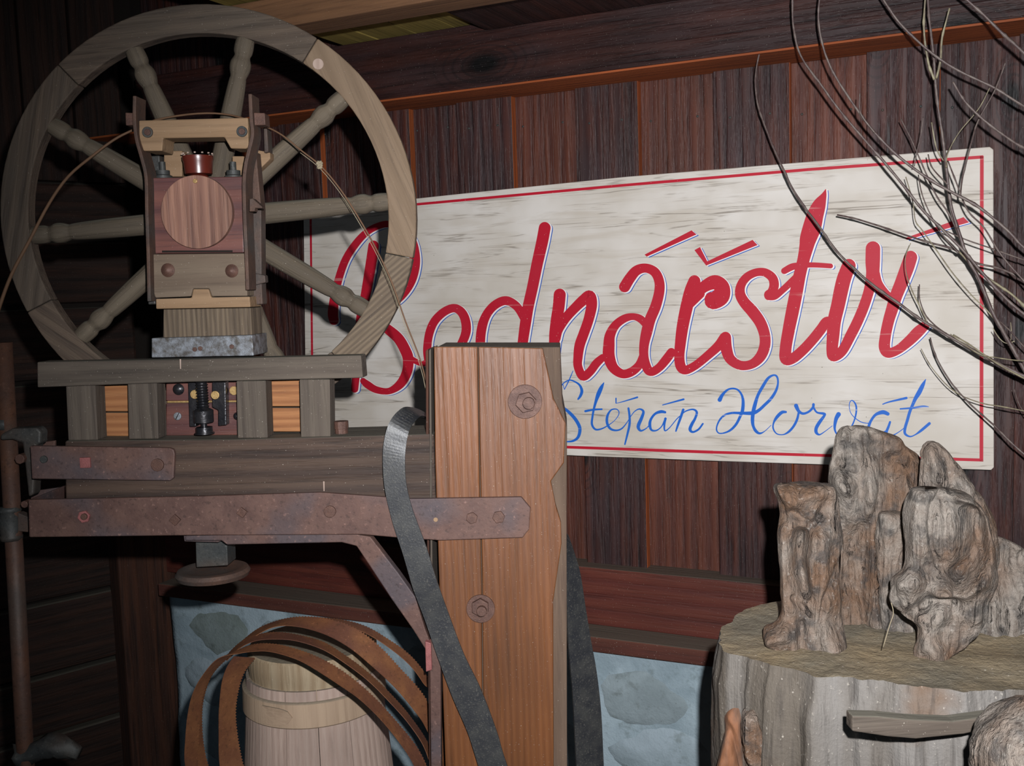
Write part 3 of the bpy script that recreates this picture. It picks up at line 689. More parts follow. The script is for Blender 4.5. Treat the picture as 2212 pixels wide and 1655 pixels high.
# beam with straps
P('beam', [(140, 953), (500, 950), (937, 938), (942, 1100), (942, 1112), (142, 1110)], .09, .13, m_beamw, bevel=.003)
Z3 = Z(2.328, 0, 680)
st = P('lower_strap', [(62, 1080), (450, 1072), (690, 1064), (790, 1071), (884, 1078), (1126, 1074), (1146, 1098), (1143, 1144), (1129, 1162), (953, 1168), (884, 1164), (780, 1155), (400, 1157), (64, 1161)], .112, .010, m_strap, bevel=.002)
us = P('upper_strap', Z3([(150,660),(850,670),(872,678),(878,700),(872,822),(855,835),(160,826)]), .106, .010, m_strap, bevel=.002)
P('strap_back', [(66, 1062), (150, 1050), (300, 1058), (300, 1120), (66, 1140)], -.045, .008, m_strap)
P('strap_end', [(61, 1080), (66, 1080), (66, 1160), (63, 1160)], .111, .16, m_strap)
P('strap_back', [(70, 958), (118, 952), (118, 1010), (70, 1010)], -.045, .008, m_strap)
for (x, y, r, s, m, rot) in [(180,1117,14,6,m_pink,.2),(377,1124,13,4,m_bolt,0),(522,1108,12,4,m_bolt,.1),(712,1106,13,16,m_bolt,0),(1019,1120,13,6,m_bolt,.3),(1077,1118,14,6,m_bolt,.1)]:
    bo = disc('bolt', x, y, r, SAW, .117, .006, m, st, s, rot)
    if s == 6 and m is m_pink: disc('bolt_tip', x, y, 7, SAW, .122, .006, m_bolt, bo, 12)
P('chalk_mark', [(388, 776), (391, 776), (391, 797), (389, 797)], .0905, .0008, m_churn, None, 'v', 0)
P('chalk_mark', [(698, 1040), (701, 1040), (701, 1061), (699, 1061)], .0905, .0008, m_churn, None, 'v', 0)
disc('hole', 941, 1123, 5, SAW, .1125, .001, m_light, st, 12)
for (x, y, r, s, m, rot) in [(93,993,8,12,m_iron,0),(183,1000,16,4,m_pink,math.pi/4),(339,1005,14,12,m_bolt,0)]:
    disc('bolt', x, y, r, SAW, .111, .006, m, us, s, rot)
disc('bolt', 1134, 868, 37, SAW, .107, .006, m_bolt, core, 32)
b_ = disc('nut', 1136, 870, 23, SAW, .119, .012, m_bolt, core, 6, .2); disc('bolt_tip', 1142, 872, 13, SAW, .131, .013, m_bolt, b_, 14)
disc('washer', 1038, 1316, 31, SAW, .106, .005, m_bolt, core, 28)
b_ = disc('nut', 1037, 1314, 20, SAW, .116, .010, m_bolt, core, 6, .5); disc('bolt_tip', 1040, 1322, 11, SAW, .126, .011, m_bolt, b_, 14)
# iron hook at the left end
P('bracket', Z3([(0,604),(60,572),(185,568),(205,590),(202,650),(182,655),(168,905),(142,918),(112,645),(60,628),(0,632)]), .06, .03, m_iron, bevel=.004)
disc('bolt', 42, 992, 11, SAW, .07, .02, m_bolt, None or saw, 8)
disc('bolt', 52, 1090, 8, SAW, .07, .02, m_bolt, saw, 8)
# diagonal brace
P('brace', [(400, 1158), (478, 1156), (755, 1152), (800, 1160), (860, 1238), (897, 1290), (918, 1358), (934, 1400), (932, 1470), (918, 1402), (893, 1362), (846, 1295), (800, 1225), (770, 1180), (738, 1172), (490, 1177), (478, 1168), (400, 1168)], .10, .022, m_strap, bevel=.002)
postprism('brace_leg', [(953, 1655), (952, 1440), (930, 1375), (928, 1440), (931, 1655)], 0, 0, .105, .02, m_strap)
P('pad', [(918, 1386), (931, 1390), (933, 1448), (920, 1452)], .112, .02, m_pink)
# adjusting hand wheel under the beam
hw = lathe('hand_wheel', SAW.hit(460, 1236, .03)-Vector((0, 0, .012)), Vector((0, 0, 1)), [(0, .035), (.001, .055), (.004, .068), (.012, .0715), (.019, .067), (.021, .058), (.018, .050), (.016, .03), (.018, .0)], m_rust, saw, 40)
P('socket', [(422, 1165), (490, 1163), (492, 1222), (424, 1226)], .055, .05, m_iron)
P('plate', [(396, 1156), (478, 1155), (488, 1165), (470, 1172), (398, 1170)], .085, .08, m_strap)
# ---- the wheel
WHL = Plane(SAW.hit(450, 471, 0), 0); WC = SAW.hit(450, 471, 0); RO = 449*(WC-EYE).dot(cf)/FPX; RI = RO*.866; TH = .032
wheel = bpy.data.objects.new('wheel', None); wheel.empty_display_size = .1; link(wheel, saw, Matrix.Translation(WC))
cuts = [-13, 55.5, 132, 205, 262, 310, 347]
mats_ = [m_wheelB, m_wheelA, m_wheelA, m_wheelA, m_wheelA, m_wheelC]
def wp(a, r, w): return WC + (WHL.U*math.cos(a)+WHL.V*math.sin(a))*r + WHL.N*w
for i in range(6):
    a0, a1 = math.radians(cuts[i])+.0015, math.radians(cuts[i+1])-.0015
    n = max(6, int((a1-a0)/.06)); vs = []; fs = []
    for k in range(n+1):
        a = a0+(a1-a0)*k/n; sk = 0
        vs += [wp(a, RO, 0), wp(a, RI, 0), wp(a, RI*1.0, -TH), wp(a, RO, -TH)]
    for k in range(n):
        for q in range(4): fs.append((4*k+q, 4*k+(q+1) % 4, 4*k+4+(q+1) % 4, 4*k+4+q))
    fs += [(0, 1, 2, 3), (4*n, 4*n+1, 4*n+2, 4*n+3)]
    am = (a0+a1)/2; tx = -WHL.U*math.sin(am)+WHL.V*math.cos(am); ty = WHL.U*math.cos(am)+WHL.V*math.sin(am)
    fr = Matrix((tx, ty, tx.cross(ty))).transposed().to_4x4(); fr.translation = wp(am, RO, 0)
    if i == 5:   # diagonal grain
        fr = fr @ Matrix.Rotation(.35, 4, 'Z')
    mobj('felloe', vs, fs, mats_[i], wheel, fr, .0025)
for k in range(10):
    a = math.radians(3.5+36*k)
    prof = [(.10, .022), (.35, .0205), (.60, .019), (.76, .0165), (.79, .0150), (.815, .0175), (.84, .0195), (.87, .0195), (.895, .0160), (.91, .0150), (.93, .0175), (.965, .0180), (1.01, .0165)]
    pts = [wp(a, RI*q, -TH*.55) for q, r in prof]
    tube('spoke', pts, [r for q, r in prof], m_spoke, wheel, 14, sub=3)
lathe('hub', wp(0, 0, -.06), WHL.N, [(0, .05), (.01, .06), (.05, .062), (.07, .05)], m_spoke, wheel, 32)
disc('plug', 687, 138, 12, WHL, .001, .004, m_churn, wheel, 14)
# ---- bearing housing
RB = Z(3.183, 250, 180)
hs = bpy.data.objects.new('bearing_housing', None); hs.empty_display_size = .1; link(hs, saw, Matrix.Translation(SAW.hit(440, 660, .09)))
H = lambda name, pts, w, t, mat, grain='u', bevel=.002: P(name, RB(pts), w, t, mat, hs, grain, bevel)
H('cross_block', [(158,255),(908,235),(914,440),(890,450),(790,448),(745,370),(325,378),(318,465),(190,465),(160,380)], .10, .055, m_light)
H('main_block', [(228,650),(876,640),(882,1165),(240,1172)], .082, .10, m_redw)
H('slot', [(318,1150),(803,1148),(803,1162),(318,1164)], .0825, .002, m_dark, bevel=0)
disc('round_plate', 424.4, 458, 78.5, SAW, .094, .02, m_disc, hs, 64)
disc('brass_screw', 421, 391, 5, SAW, .0965, .003, m_brass, hs, 10)
H('lower_block', [(240,1176),(885,1168),(905,1463),(660,1466),(640,1412),(530,1412),(515,1466),(272,1476),(250,1420)], .092, .08, m_greyb)
H('tongue_board', [(275,1482),(520,1474),(532,1414),(638,1414),(656,1472),(920,1466),(926,1540),(276,1552)], .090, .07, m_light)
P('column', [(353, 668), (541, 665), (545, 735), (352, 735)], .062, .08, m_wheelC, saw, 'v')
P('saddle_plate', Z3([(762,118),(1268,102),(1275,206),(762,216)]), .084, .10, m_zinc, saw)
for x, y in ((432, 753), (500, 749), (420, 755)): disc('rivet', x, y, 5, SAW, .0865, .004, m_bolt, saw, 10)
def strap_ribbon(name, path, wd, w, t, mat):
    pts = crom([(x, y, 0) for x, y in path], 5); L = []; R_ = []
    for i, p in enumerate(pts):
        tt = pts[min(i+1, len(pts)-1)]-pts[max(i-1, 0)]; tt.normalize()
        L.append((p.x+tt.y*wd/2, p.y-tt.x*wd/2)); R_.append((p.x-tt.y*wd/2, p.y+tt.x*wd/2))
    return P(name, L+R_[::-1], w, t, mat, hs, 'v', .0015)
strap_ribbon('side_strap', RB([(128,85),(126,240),(140,380),(178,520),(206,650),(212,900),(222,1200),(228,1500)]), 7.5, .110, .045, m_rust)
strap_ribbon('side_strap', RB([(922,72),(930,250),(938,350),(912,470),(892,560),(880,700),(888,1000),(897,1200),(905,1422)]), 8.0, .110, .045, m_rust)
H('side_plate', [(925,480),(965,470),(980,640),(1000,860),(1003,1380),(1010,1520),(930,1525),(912,1430),(900,1000),(895,640)], .05, .03, m_rust, 'v')
H('clamp', [(918,795),(940,790),(1008,850),(1004,860),(955,858),(955,880),(918,882)], .118, .02, m_rust)
H('clamp', [(925,1300),(1025,1320),(1030,1370),(930,1395)], .06, .02, m_rust)
H('foot', [(222,1455),(270,1480),(272,1520),(222,1522)], .085, .03, m_iron)
H('rear_block', [(330,465),(455,462),(455,642),(330,642)], .025, .03, m_light)
H('rear_block', [(800,500),(882,500),(882,642),(800,642)], .025, .03, m_light)
H('rear_arm', [(960,455),(1060,475),(1062,520),(980,600),(960,600)], .02, .03, m_light)
H('rear_plate', [(1015,300),(1040,310),(1050,470),(1020,480)], .03, .03, m_rust)
H('blue_block', [(232,500),(300,495),(305,640),(240,640)], .04, .03, m_iron)
for x, y, r, m in ((215,335,37,m_iron),(865,330,37,m_iron)):
    q = RB([(x, y)])[0]; d_ = disc('bolt', q[0], q[1], r/3.183, SAW, .104, .005, m, hs, 20); disc('bolt_tip', q[0], q[1], r*.6/3.183, SAW, .107, .004, m_bolt, d_, 16)
for x, y, r in ((355,1285,48),(795,1290,46)):
    q = RB([(x, y)])[0]; disc('bolt', q[0], q[1], r/3.183, SAW, .095, .004, m_bolt, hs, 20, dome=.006)
for x, y in ((103,245),(985,245)):
    q = RB([(x, y)])[0]; P('pivot', [(q[0]-12, q[1]-14), (q[0]+12, q[1]-13), (q[0]+14, q[1]+13), (q[0]-11, q[1]+14)], .10, .03, m_bolt, hs)
for x, y in ((325,600),(810,600)):
    q = RB([(x, y)])[0]; b0 = SAW.hit(q[0], q[1]+12, .05)
    lathe('stud', b0-Vector((0, 0, .006)), Vector((0, 0, 1)), [(0, .017), (.006, .017), (.008, .013), (.016, .013), (.017, .006), (.032, .006)], m_iron, hs, 10)
q = RB([(572, 640)])[0]; b0 = SAW.hit(q[0], q[1], .065); k_ = (b0-EYE).dot(cf)/FPX/3.183
lathe('adjusting_knob', b0-Vector((0, 0, .004)), Vector((0, 0, 1)), [(0, 66*k_), (14*k_, 66*k_), (24*k_, 50*k_), (30*k_, 92*k_), (110*k_, 98*k_), (128*k_, 104*k_), (150*k_, 104*k_), (152*k_, 90*k_), (145*k_, 40*k_)], m_red, hs, 32)
q = RB([(572, 505)])[0]
for k in range(26):
    a = 2*math.pi*k/26; rr = 101*k_; c = b0+Vector((math.cos(a)*rr, math.sin(a)*rr, 150*k_))
    if k % 2 == 0: box('notch', c, Vector((.0015, 0, 0)), Vector((0, .0015, 0)), Vector((0, 0, .0012)), m_churn, hs, None, 0)
# ---- comb rack standing on the beam
Z7 = Z(3.072, 80, 740)
rk = bpy.data.objects.new('slatted_guard', None); rk.empty_display_size = .1; link(rk, saw, Matrix.Translation(SAW.hit(430, 950, .08)))
G = lambda name, pts, w, t, mat, grain='u', bevel=.002: P(name, Z7(pts), w, t, mat, rk, grain, bevel)
G('top_bar', [(0,130),(1000,112),(2150,85),(2163,235),(1000,262),(2,298)], .090, .045, m_comb)
for a in ([(190,285),(385,283),(402,648),(206,650)], [(600,268),(795,264),(806,640),(608,642)], [(1322,256),(1516,253),(1530,634),(1330,636)], [(1740,246),(1943,244),(1948,628),(1750,630)]):
    G('slat', a, .080, .042, m_comb, 'v')
G('back_board', [(440,285),(640,285),(640,458),(440,458)], .034, .02, m_orange)
G('back_board', [(440,466),(640,466),(640,622),(440,622)], .034, .02, m_orange)
G('back_board', [(1530,250),(1790,250),(1790,424),(1530,424)], .034, .02, m_orange)
G('back_board', [(1530,434),(1790,434),(1790,592),(1530,592)], .034, .02, m_orange)
G('screw_plate', [(855,262),(1400,258),(1400,385),(855,388)], .030, .02, m_redw)
G('screw_plate', [(855,402),(1400,396),(1400,615),(855,618)], .030, .02, m_redw)
G('brass_strip', [(860,388),(1400,384),(1400,396),(860,402)], .033, .01, m_brass)
G('guide_block', [(1000,262),(1080,262),(1080,430),(1050,450),(1055,560),(1010,560)], .05, .02, m_black)
G('guide_block', [(1160,262),(1250,262),(1256,550),(1200,555),(1200,450),(1160,430)], .05, .02, m_black)
for x, y, r, m in ((935,312,38,m_black),(1045,345,30,m_brass),(1180,350,28,m_brass),(1305,320,30,m_brass),(930,490,26,m_zinc),(1325,490,26,m_black)):
    q = Z7([(x, y)])[0]; disc('screw_head', q[0], q[1], r/3.072, SAW, (.036 if m is m_zinc else .056 if x in (1045, 1180) else .036), .004, m, rk, 18, dome=.003 if m is m_black else 0)
G('screw_slot', [(918,508),(922,512),(942,470),(938,467)], .0366, .001, m_dark, bevel=0)
q = Z7([(1112, 600)])[0]; b0 = SAW.hit(q[0], q[1], .06); k_ = (b0-EYE).dot(cf)/FPX/3.072
prof = [(-5*k_, 66*k_), (2*k_, 66*k_), (3*k_, 56*k_), (40*k_, 54*k_), (42*k_, 20*k_), (70*k_, 20*k_), (72*k_, 64*k_), (150*k_, 66*k_), (165*k_, 40*k_)]
h = 170
while h < 340: prof += [(h*k_, 34*k_), ((h+7)*k_, 42*k_), ((h+14)*k_, 34*k_)]; h += 18
lathe('jack_screw', b0, Vector((0, 0, 1)), prof, m_black, rk, 20)
q = Z7([(2022, 632)])[0]; lathe('peg', SAW.hit(q[0], q[1], .045), Vector((0, 0, 1)), [(0, .0125), (.018, .0125), (.0185, .014), (.032, .014)], m_bolt, rk, 12, smooth=False)

# ------------------------------------------------------------------ belts
Z5 = Z(1.733, 780, 700)
def edge(pts, pl=SAW): return [pl.hit(p[0], p[1], p[2]) for p in pts]
A = Z5([(262,350,-.03),(232,330,.0),(190,315,.05),(150,318,.09),(108,365,.115),(86,440,.122),(82,520,.124),(90,620,.125),(118,740,.125),(160,870,.126),(195,990,.126),(240,1110,.122),(290,1255,.122),(342,1395,.122),(400,1530,.122),(440,1655,.122),(600,2150,.122)])
B = Z5([(262,382,-.03),(250,362,-.01),(236,348,.02),(215,352,.07),(182,395,.112),(168,460,.12),(165,520,.124),(170,600,.125),(195,700,.125),(245,835,.126),(284,960,.126),(330,1090,.122),(385,1235,.122),(450,1370,.122),(510,1530,.122),(548,1655,.122),(720,2150,.122)])
bl = ribbon('drive_belt', edge(A), edge(B), m_leather, None, .004, 6)
tag(bl, 'black leather drive belt looping over the beam and across the left of the pine post', 'belt')
A = Z5([(758,780,-.075),(752,900,-.075),(765,1000,-.075),(775,1200,-.075),(792,1400,-.075),(805,1655,-.075),(830,2100,-.075)])
B = Z5([(772,790,-.10),(815,920,-.10),(838,1060,-.10),(858,1180,-.10),(880,1300,-.10),(897,1450,-.10),(907,1655,-.10),(930,2100,-.10)])
bl = ribbon('leather_strap', edge(A), edge(B), m_leather, None, .005, 6)
tag(bl, 'black leather strap hanging down behind the right edge of the pine post', 'strap')
# ------------------------------------------------------------------ bent rod across the wheel
Z1 = Z(2.364, 0, 0)
rodp = Z1([(-60,1760,.06,4.0),(0,1560,.06,4.0),(60,1400,.06,3.8),(150,1230,.055,3.6),(250,1040,.05,3.4),(350,900,.05,3.2),(480,790,.05,3.0),(580,715,.04,2.8),(670,668,.03,2.6),(800,612,.03,2.4),(1010,580,.03,2.2),(1180,588,.03,2.0),(1340,640,.05,1.9),(1440,690,.06,1.9),(1540,770,.06,1.8),(1640,850,.06,1.8),(1740,970,.06,1.8),(1830,1110,.06,1.8),(1920,1270,.06,1.8),(2000,1440,.06,1.8),(2070,1640,.06,1.7),(2150,1850,.06,1.6),(2190,2030,.05,1.5),(2200,2140,.05,1.5)])
rod = thing('bent_rod', 'thin bent brown rod tied with twine arching across the spoked wheel', 'rod', SAW.hit(5, 660, .06))
tube('shaft', [SAW.hit(p[0], p[1], p[2]) for p in rodp], [p[3]*1.9/2200 for p in rodp], m_rod, rod, 8, sub=4)
kp = [SAW.hit(690+3*math.cos(t*2.3)*2, 356+8*math.sin(t*.9)*.9, .06+.004*math.cos(t*3)) for t in range(14)]
tube('knot', kp, .0022, m_string, rod, 6, sub=3)
sp = [SAW.hit(p[0]-3, p[1]+4, .058) for p in rodp[14:]]
tube('twine', sp, .0007, m_string, rod, 6, sub=3)
# ------------------------------------------------------------------ rusty pipe
pipe = thing('iron_pipe', 'rusty vertical iron pipe with coupling at the far left of the band saw', 'pipe', pxz(SAW, 60, FZ, .03))
pt = SAW.hit(7, 740, .02); pb = SAW.hit(53, 1600, .02); dd = (pb-pt).normalized(); pe = pb + dd*((pb.z-.01-FZ)/-dd.z)
tube('pipe_body', [pt, pb, pe], .0165, m_pipe, pipe, 24)
for y0, y1, r in ((1094, 1166, .021),):
    a = SAW.hit(16+(y0-1000)*.055, y0, .02); b = SAW.hit(16+(y1-1000)*.055, y1, .02)
    tube('coupling', [a, a.lerp(b, .12), a.lerp(b, .16), a.lerp(b, .5), a.lerp(b, .84), a.lerp(b, .88), b], [.0205, .0215, .0195, .0225, .0195, .0215, .0205], m_iron, pipe, 24)
a = SAW.hit(9, 905, .02); tube('collar', [a, a+dd*.02], .0185, m_iron, pipe, 24)
P('side_lug', [(38, 1108), (62, 1118), (60, 1150), (38, 1148)], .03, .02, m_rust, pipe)
c = SAW.hit(105, 1640, .0)
pcl = tube('pipe_clamp', [SAW.hit(42, 1632, .02), SAW.hit(80, 1622, .02), SAW.hit(120, 1612, .02), SAW.hit(172, 1626, .02)], [.026, .020, .024, .014], m_iron, pipe, 12, wob=.5, sub=4)

# ------------------------------------------------------------------ churn
CH = zhit(675, 1385, .735); CH.z = 0
Dc = (Vector((CH.x, CH.y, .73))-EYE).dot(cf); k_ = Dc/FPX
churn = thing('wooden_churn', 'pale wooden tapered churn with a lid and hoop in front of the stone wall', 'churn', CH)
zt_ = .735; r1 = 148*k_; print('churn', CH, r1, Dc)
zh = zt_-.088
NS = 14
for i in range(NS):
    a0 = 2*math.pi*i/NS+.004; a1 = 2*math.pi*(i+1)/NS-.004; vs, fs = [], []
    K = 5
    for z_, r_ in ((FZ, r1*1.40), (0.0, r1*1.28), (.35, r1*1.13), (zh-.03, r1*.985), (zh+.03, r1*.965)):
        for k in range(K+1):
            a = a0+(a1-a0)*k/K; vs.append(CH+Vector((math.cos(a)*r_, math.sin(a)*r_, z_+.001)))
        for k in range(K, -1, -1):
            a = a0+(a1-a0)*k/K; vs.append(CH+Vector((math.cos(a)*(r_-.012), math.sin(a)*(r_-.012), z_+.001)))
    n = 2*K+2
    for j in range(4):
        for k in range(n): fs.append((j*n+k, j*n+(k+1) % n, (j+1)*n+(k+1) % n, (j+1)*n+k))
    fs += [list(range(n)), [4*n+k for k in range(n)]]
    am = (a0+a1)/2; X = Vector((0, 0, 1)); Y = Vector((-math.sin(am), math.cos(am), 0))
    fr = Matrix((X, Y, X.cross(Y))).transposed().to_4x4(); fr.translation = CH+Vector((math.cos(am), math.sin(am), 0))*r1
    mobj('stave', vs, fs, m_churn, churn, fr, 0, smooth=False)
lathe('hoop', CH+Vector((0, 0, zh-.045)), Vector((0, 0, 1)), [(0, r1*.98), (.0, r1*1.015), (.003, r1*1.035), (.052, r1*1.025), (.055, r1*1.0), (.055, r1*.95)], m_hoop, churn, 64)
lathe('lid', CH+Vector((0, 0, zh+.008)), Vector((0, 0, 1)), [(0, r1*.955), (.02, r1*.945), (.024, r1*.92), (.045, r1*.93), (.074, r1*.925), (.080, r1*.90), (.080, r1*.5), (.080, .001)], m_lid, churn, 64)
# lapped tongue on the hoop
av = math.atan2(-1, -.35)
vs, fs = [], []
for k in range(9):
    a = av+.45*(k/8-.5); r_ = r1*1.04; hh = .019*math.sqrt(max(0, 1-(k/8)**4))
    for s in (-1, 1): vs.append(CH+Vector((math.cos(a)*r_, math.sin(a)*r_, zh-.018+s*max(hh, .001))))
for k in range(8): fs.append((2*k, 2*k+2, 2*k+3, 2*k+1))
o = mobj('hoop_tongue', vs, fs, m_hoop, churn, None); so = o.modifiers.new('t', 'SOLIDIFY'); so.thickness = .003; so.offset = 0
# ------------------------------------------------------------------ coiled saw blades
Z4 = Z(3.16, 300, 1200)
BP = Plane((0, 1.86, 0), 7)
sb = thing('coiled_saw_blade', 'rust brown toothed band saw blade coiled in loops around the churn top', 'saw blade', pxz(BP, 620, FZ, 0))
def blade(up, lo, wu, wl):
    f = lambda L, w0: [BP.hit(*p, w0+(p2 if False else 0)) for p in Z4(L) for p2 in (0,)]
    ribbon('blade_loop', f(up, wu), f(lo, wl), m_blade, sb, .0012, 6, .0034)
blade([(640,1900),(480,1620),(400,1438),(405,1250),(412,1100),(435,950),(485,830),(575,728),(690,640),(800,608),(900,606),(1000,622),(1150,668),(1300,738),(1450,838),(1600,968),(1750,1130),(1880,1290),(1960,1438),(2050,1700),(2080,1900)],
      [(560,1930),(400,1640),(318,1438),(318,1250),(335,1080),(370,940),(435,820),(540,705),(680,670),(790,655),(880,655),(990,680),(1110,725),(1250,808),(1390,900),(1510,985),(1650,1120),(1780,1280),(1880,1438),(1980,1700),(2010,1900)], -.01, .02)
blade([(880,1900),(760,1600),(700,1400),(665,1200),(657,1050),(680,900),(720,790),(790,700)],
      [(700,1930),(610,1650),(552,1438),(545,1200),(548,1040),(566,870),(600,765),(650,690)], -.07, -.035)
blade([(590,700),(650,630),(750,560),(900,528),(1050,538),(1250,590),(1400,680),(1550,790),(1700,930),(1850,1100),(1985,1310),(2080,1600),(2100,1900)],
      [(600,720),(680,640),(790,585),(930,572),(1080,585),(1260,645),(1420,745),(1570,860),(1710,1000),(1850,1160),(1960,1340),(2020,1600),(2030,1900)], -.055, -.025)
blade([(600,690),(700,590),(800,510),(900,462),(1020,430),(1150,422),(1300,440),(1480,505),(1640,625),(1790,785),(1900,905),(1985,1035),(2100,1300),(2120,1900)],
      [(620,700),(730,600),(830,530),(920,490),(1020,480),(1150,500),(1300,552),(1450,640),(1600,765),(1750,905),(1880,1060),(1960,1180),(2040,1400),(2050,1900)], -.085, -.05)
blade([(1080,425),(1200,424),(1380,440),(1550,488),(1700,575),(1850,685),(1975,840),(2100,1050),(2130,1900)],
      [(1080,432),(1200,440),(1380,470),(1550,532),(1700,625),(1840,740),(1940,870),(2030,1050),(2060,1900)], -.11, -.085)
blade([(600,1900),(540,1650),(470,1438),(440,1300),(428,1150),(436,1000),(480,850),(540,760)],
      [(560,1900),(480,1650),(395,1438),(385,1300),(380,1150),(395,1000),(445,850),(520,760)], -.10, -.075)

# ------------------------------------------------------------------ stump
zs = .92
outl = [(1543,1392),(1546,1362),(1570,1338),(1605,1318),(1680,1302),(1800,1282),(1950,1262),(2120,1250),(2300,1260),(2440,1300),(2480,1370),(2430,1440),(2320,1475),(2212,1490),(2120,1502),(2030,1496),(1940,1484),(1850,1470),(1760,1462),(1700,1446),(1650,1436),(1600,1420),(1560,1408)]
OP = crom([zhit(x, y, zs) for x, y in outl], 8, closed=True)
cen = sum(OP, Vector())/len(OP)
print('stump', cen, OP[0], 'wall', SG.hit(1900, 1270, 0))
n = len(OP); vs = []; fs = []
rows = 110
for j in range(rows+1):
    t = j/rows; z_ = FZ+(zs-FZ)*(1-t)
    for i, p in enumerate(OP):
        d = (p-cen); d.z = 0; r = d.length; dn = d/r
        an = math.atan2(dn.y, dn.x)
        q = Vector((math.cos(an)*2.2, math.sin(an)*2.2, z_*.35))
        disp = noise.noise(q*2.6)*.035*min(1, t*5+.15) + noise.noise(Vector((q.x*9, q.y*9, z_*1.5)))*.007 + noise.noise(Vector((p.x*30, p.y*30, z_*30)))*.003
        fl2 = 1+.07*t
        # rounded shoulder
        sh = -.010*max(0, 1-t*22)
        pp = cen + dn*(r*fl2+disp+sh); pp.z = z_ + (noise.noise(p*7)*.008 if j == 0 else 0)
        vs.append(pp)
for j in range(rows):
    for i in range(n): fs.append((j*n+i, j*n+(i+1) % n, (j+1)*n+(i+1) % n, (j+1)*n+i))
fs.append([rows*n+i for i in range(n)])
stump = thing('tree_stump', 'big grey weathered tree stump carrying the gnarled root pieces', 'stump', (cen.x, cen.y, FZ))
trunk = mobj('trunk', vs, fs, m_stump, stump, None, smooth=True)
tv, tf = [], []; RG = 22
for j in range(RG+1):
    q = 1-j/RG
    for i in range(n):
        b = vs[i]; p = cen.lerp(b, q); p.z = zs + (b.z-zs)*q + .004*noise.noise(Vector((p.x*14, p.y*14, 0)))*(1 if j else 0) - .004*(1-q)+ .002*noise.noise(Vector((p.x*60, p.y*60, 3)))*(1 if j else 0)
        tv.append(p)
for j in range(RG):
    for i in range(n): tf.append((j*n+i, (j+1)*n+i, (j+1)*n+(i+1) % n, j*n+(i+1) % n))
mobj('cut_face', tv, tf, m_stumptop, stump, None, smooth=True)
# ---- generic lofted gnarled wood
def loft(name, rowsdef, zr, depth, mat, parent=None, ratio=.55, amp=.012, seed=0, seg=150, sub=11, grain=1.0, dz=None, sharp=.8, tilt=0.0, sculpt=()):
    """rowsdef: (y,xl,xr) in pixels, top to bottom; cross-sections at distance 'depth' along the view"""
    R_ = crom([(a, b, c) for a, b, c in rowsdef], sub)
    vs, fs = [], []; nr = len(R_)
    for j, (y, xl, xr) in enumerate(R_):
        dd_ = depth + tilt*(1-j/nr)
        rl = ray(xl, y); rr = ray(xr, y)
        a = EYE + rl*(dd_/rl.dot(cf)); b = EYE + rr*(dd_/rr.dot(cf))
        c = (a+b)/2; hx = (b-a)/2; hw = hx.length; vx = hx/max(hw, 1e-6)
        vy = Vector((-vx.y, vx.x, 0)).normalized()
        hd = max(hw*ratio, .02)*min(1, .35+j*2.2/nr*2) if hw > .004 else hw
        for k in range(seg):
            an = 2*math.pi*k/seg; ca, sa = math.cos(an), math.sin(an)
            sx = abs(ca)**sharp*(1 if ca > 0 else -1); sy = abs(sa)**sharp*(1 if sa > 0 else -1)
            p = c + vx*hw*sx + vy*hd*sy
            nrm = (vx*ca*hd + vy*sa*hw); nrm = nrm.normalized() if nrm.length > 0 else vx
            q = Vector((p.x, p.y, p.z))+Vector((seed*3.1, seed, seed*1.7))
            d = noise.noise(q*9)*amp*1.5 + noise.noise(Vector((q.x*40, q.y*40, q.z*6)))*amp*1.0*grain + noise.noise(Vector((q.x*95, q.y*95, q.z*14)))*amp*.35
            rid = 1-abs(noise.noise(Vector((q.x*17, q.y*17, q.z*7))))*2
            d += -max(0, rid-.62)*amp*2.2 + noise.noise(q*70)*amp*.22
            ed = .35+.65*abs(sa)                     # keep the silhouette close to what was traced
            p = p + nrm*d*ed
            rel = p-EYE; dz_ = rel.dot(cf); qx = CX+FPX*rel.dot(cr)/dz_; qy = CY-FPX*rel.dot(cu)/dz_
            if sa*vy.dot(cf) < 0:
                mv = 0
                for path, rad, amt in sculpt:
                    best = 1e9
                    for m in range(max(1, len(path)-1)):
                        ax, ay = path[m]; bx, by = path[min(m+1, len(path)-1)]
                        L2 = (bx-ax)**2+(by-ay)**2
                        t = 0 if L2 == 0 else max(0, min(1, ((qx-ax)*(bx-ax)+(qy-ay)*(by-ay))/L2))
                        best = min(best, math.hypot(qx-ax-t*(bx-ax), qy-ay-t*(by-ay)))
                    mv += amt*math.exp(-(best/rad)**2)
                p = p - Vector((rel.x, rel.y, 0)).normalized()*mv*min(1, abs(sa)*2.5)
            vs.append(p)
    for j in range(nr-1):
        for k in range(seg): fs.append((j*seg+k, j*seg+(k+1) % seg, (j+1)*seg+(k+1) % seg, (j+1)*seg+k))
    fs.append(list(range(seg))); fs.append([(nr-1)*seg+k for k in range(seg)])
    return mobj(name, vs, fs, mat, parent, Matrix.Translation(c), smooth=True)
def Z8(rows_): return [(880+y/2.135, 1450+a/2.135, 1450+b/2.135) for y, a, b in rows_]
def depth_at(px, py, z=zs): return (zhit(px, py, z)-EYE).dot(cf)
dA = depth_at(1750, 1390); dB = depth_at(1860, 1345); dC = depth_at(2020, 1415); dD = depth_at(1950, 1370)
print('depths', dA, dB, dC, dD)
Zs = lambda *a: [(1450+x/2.135, 880+y/2.135) for x, y in a]
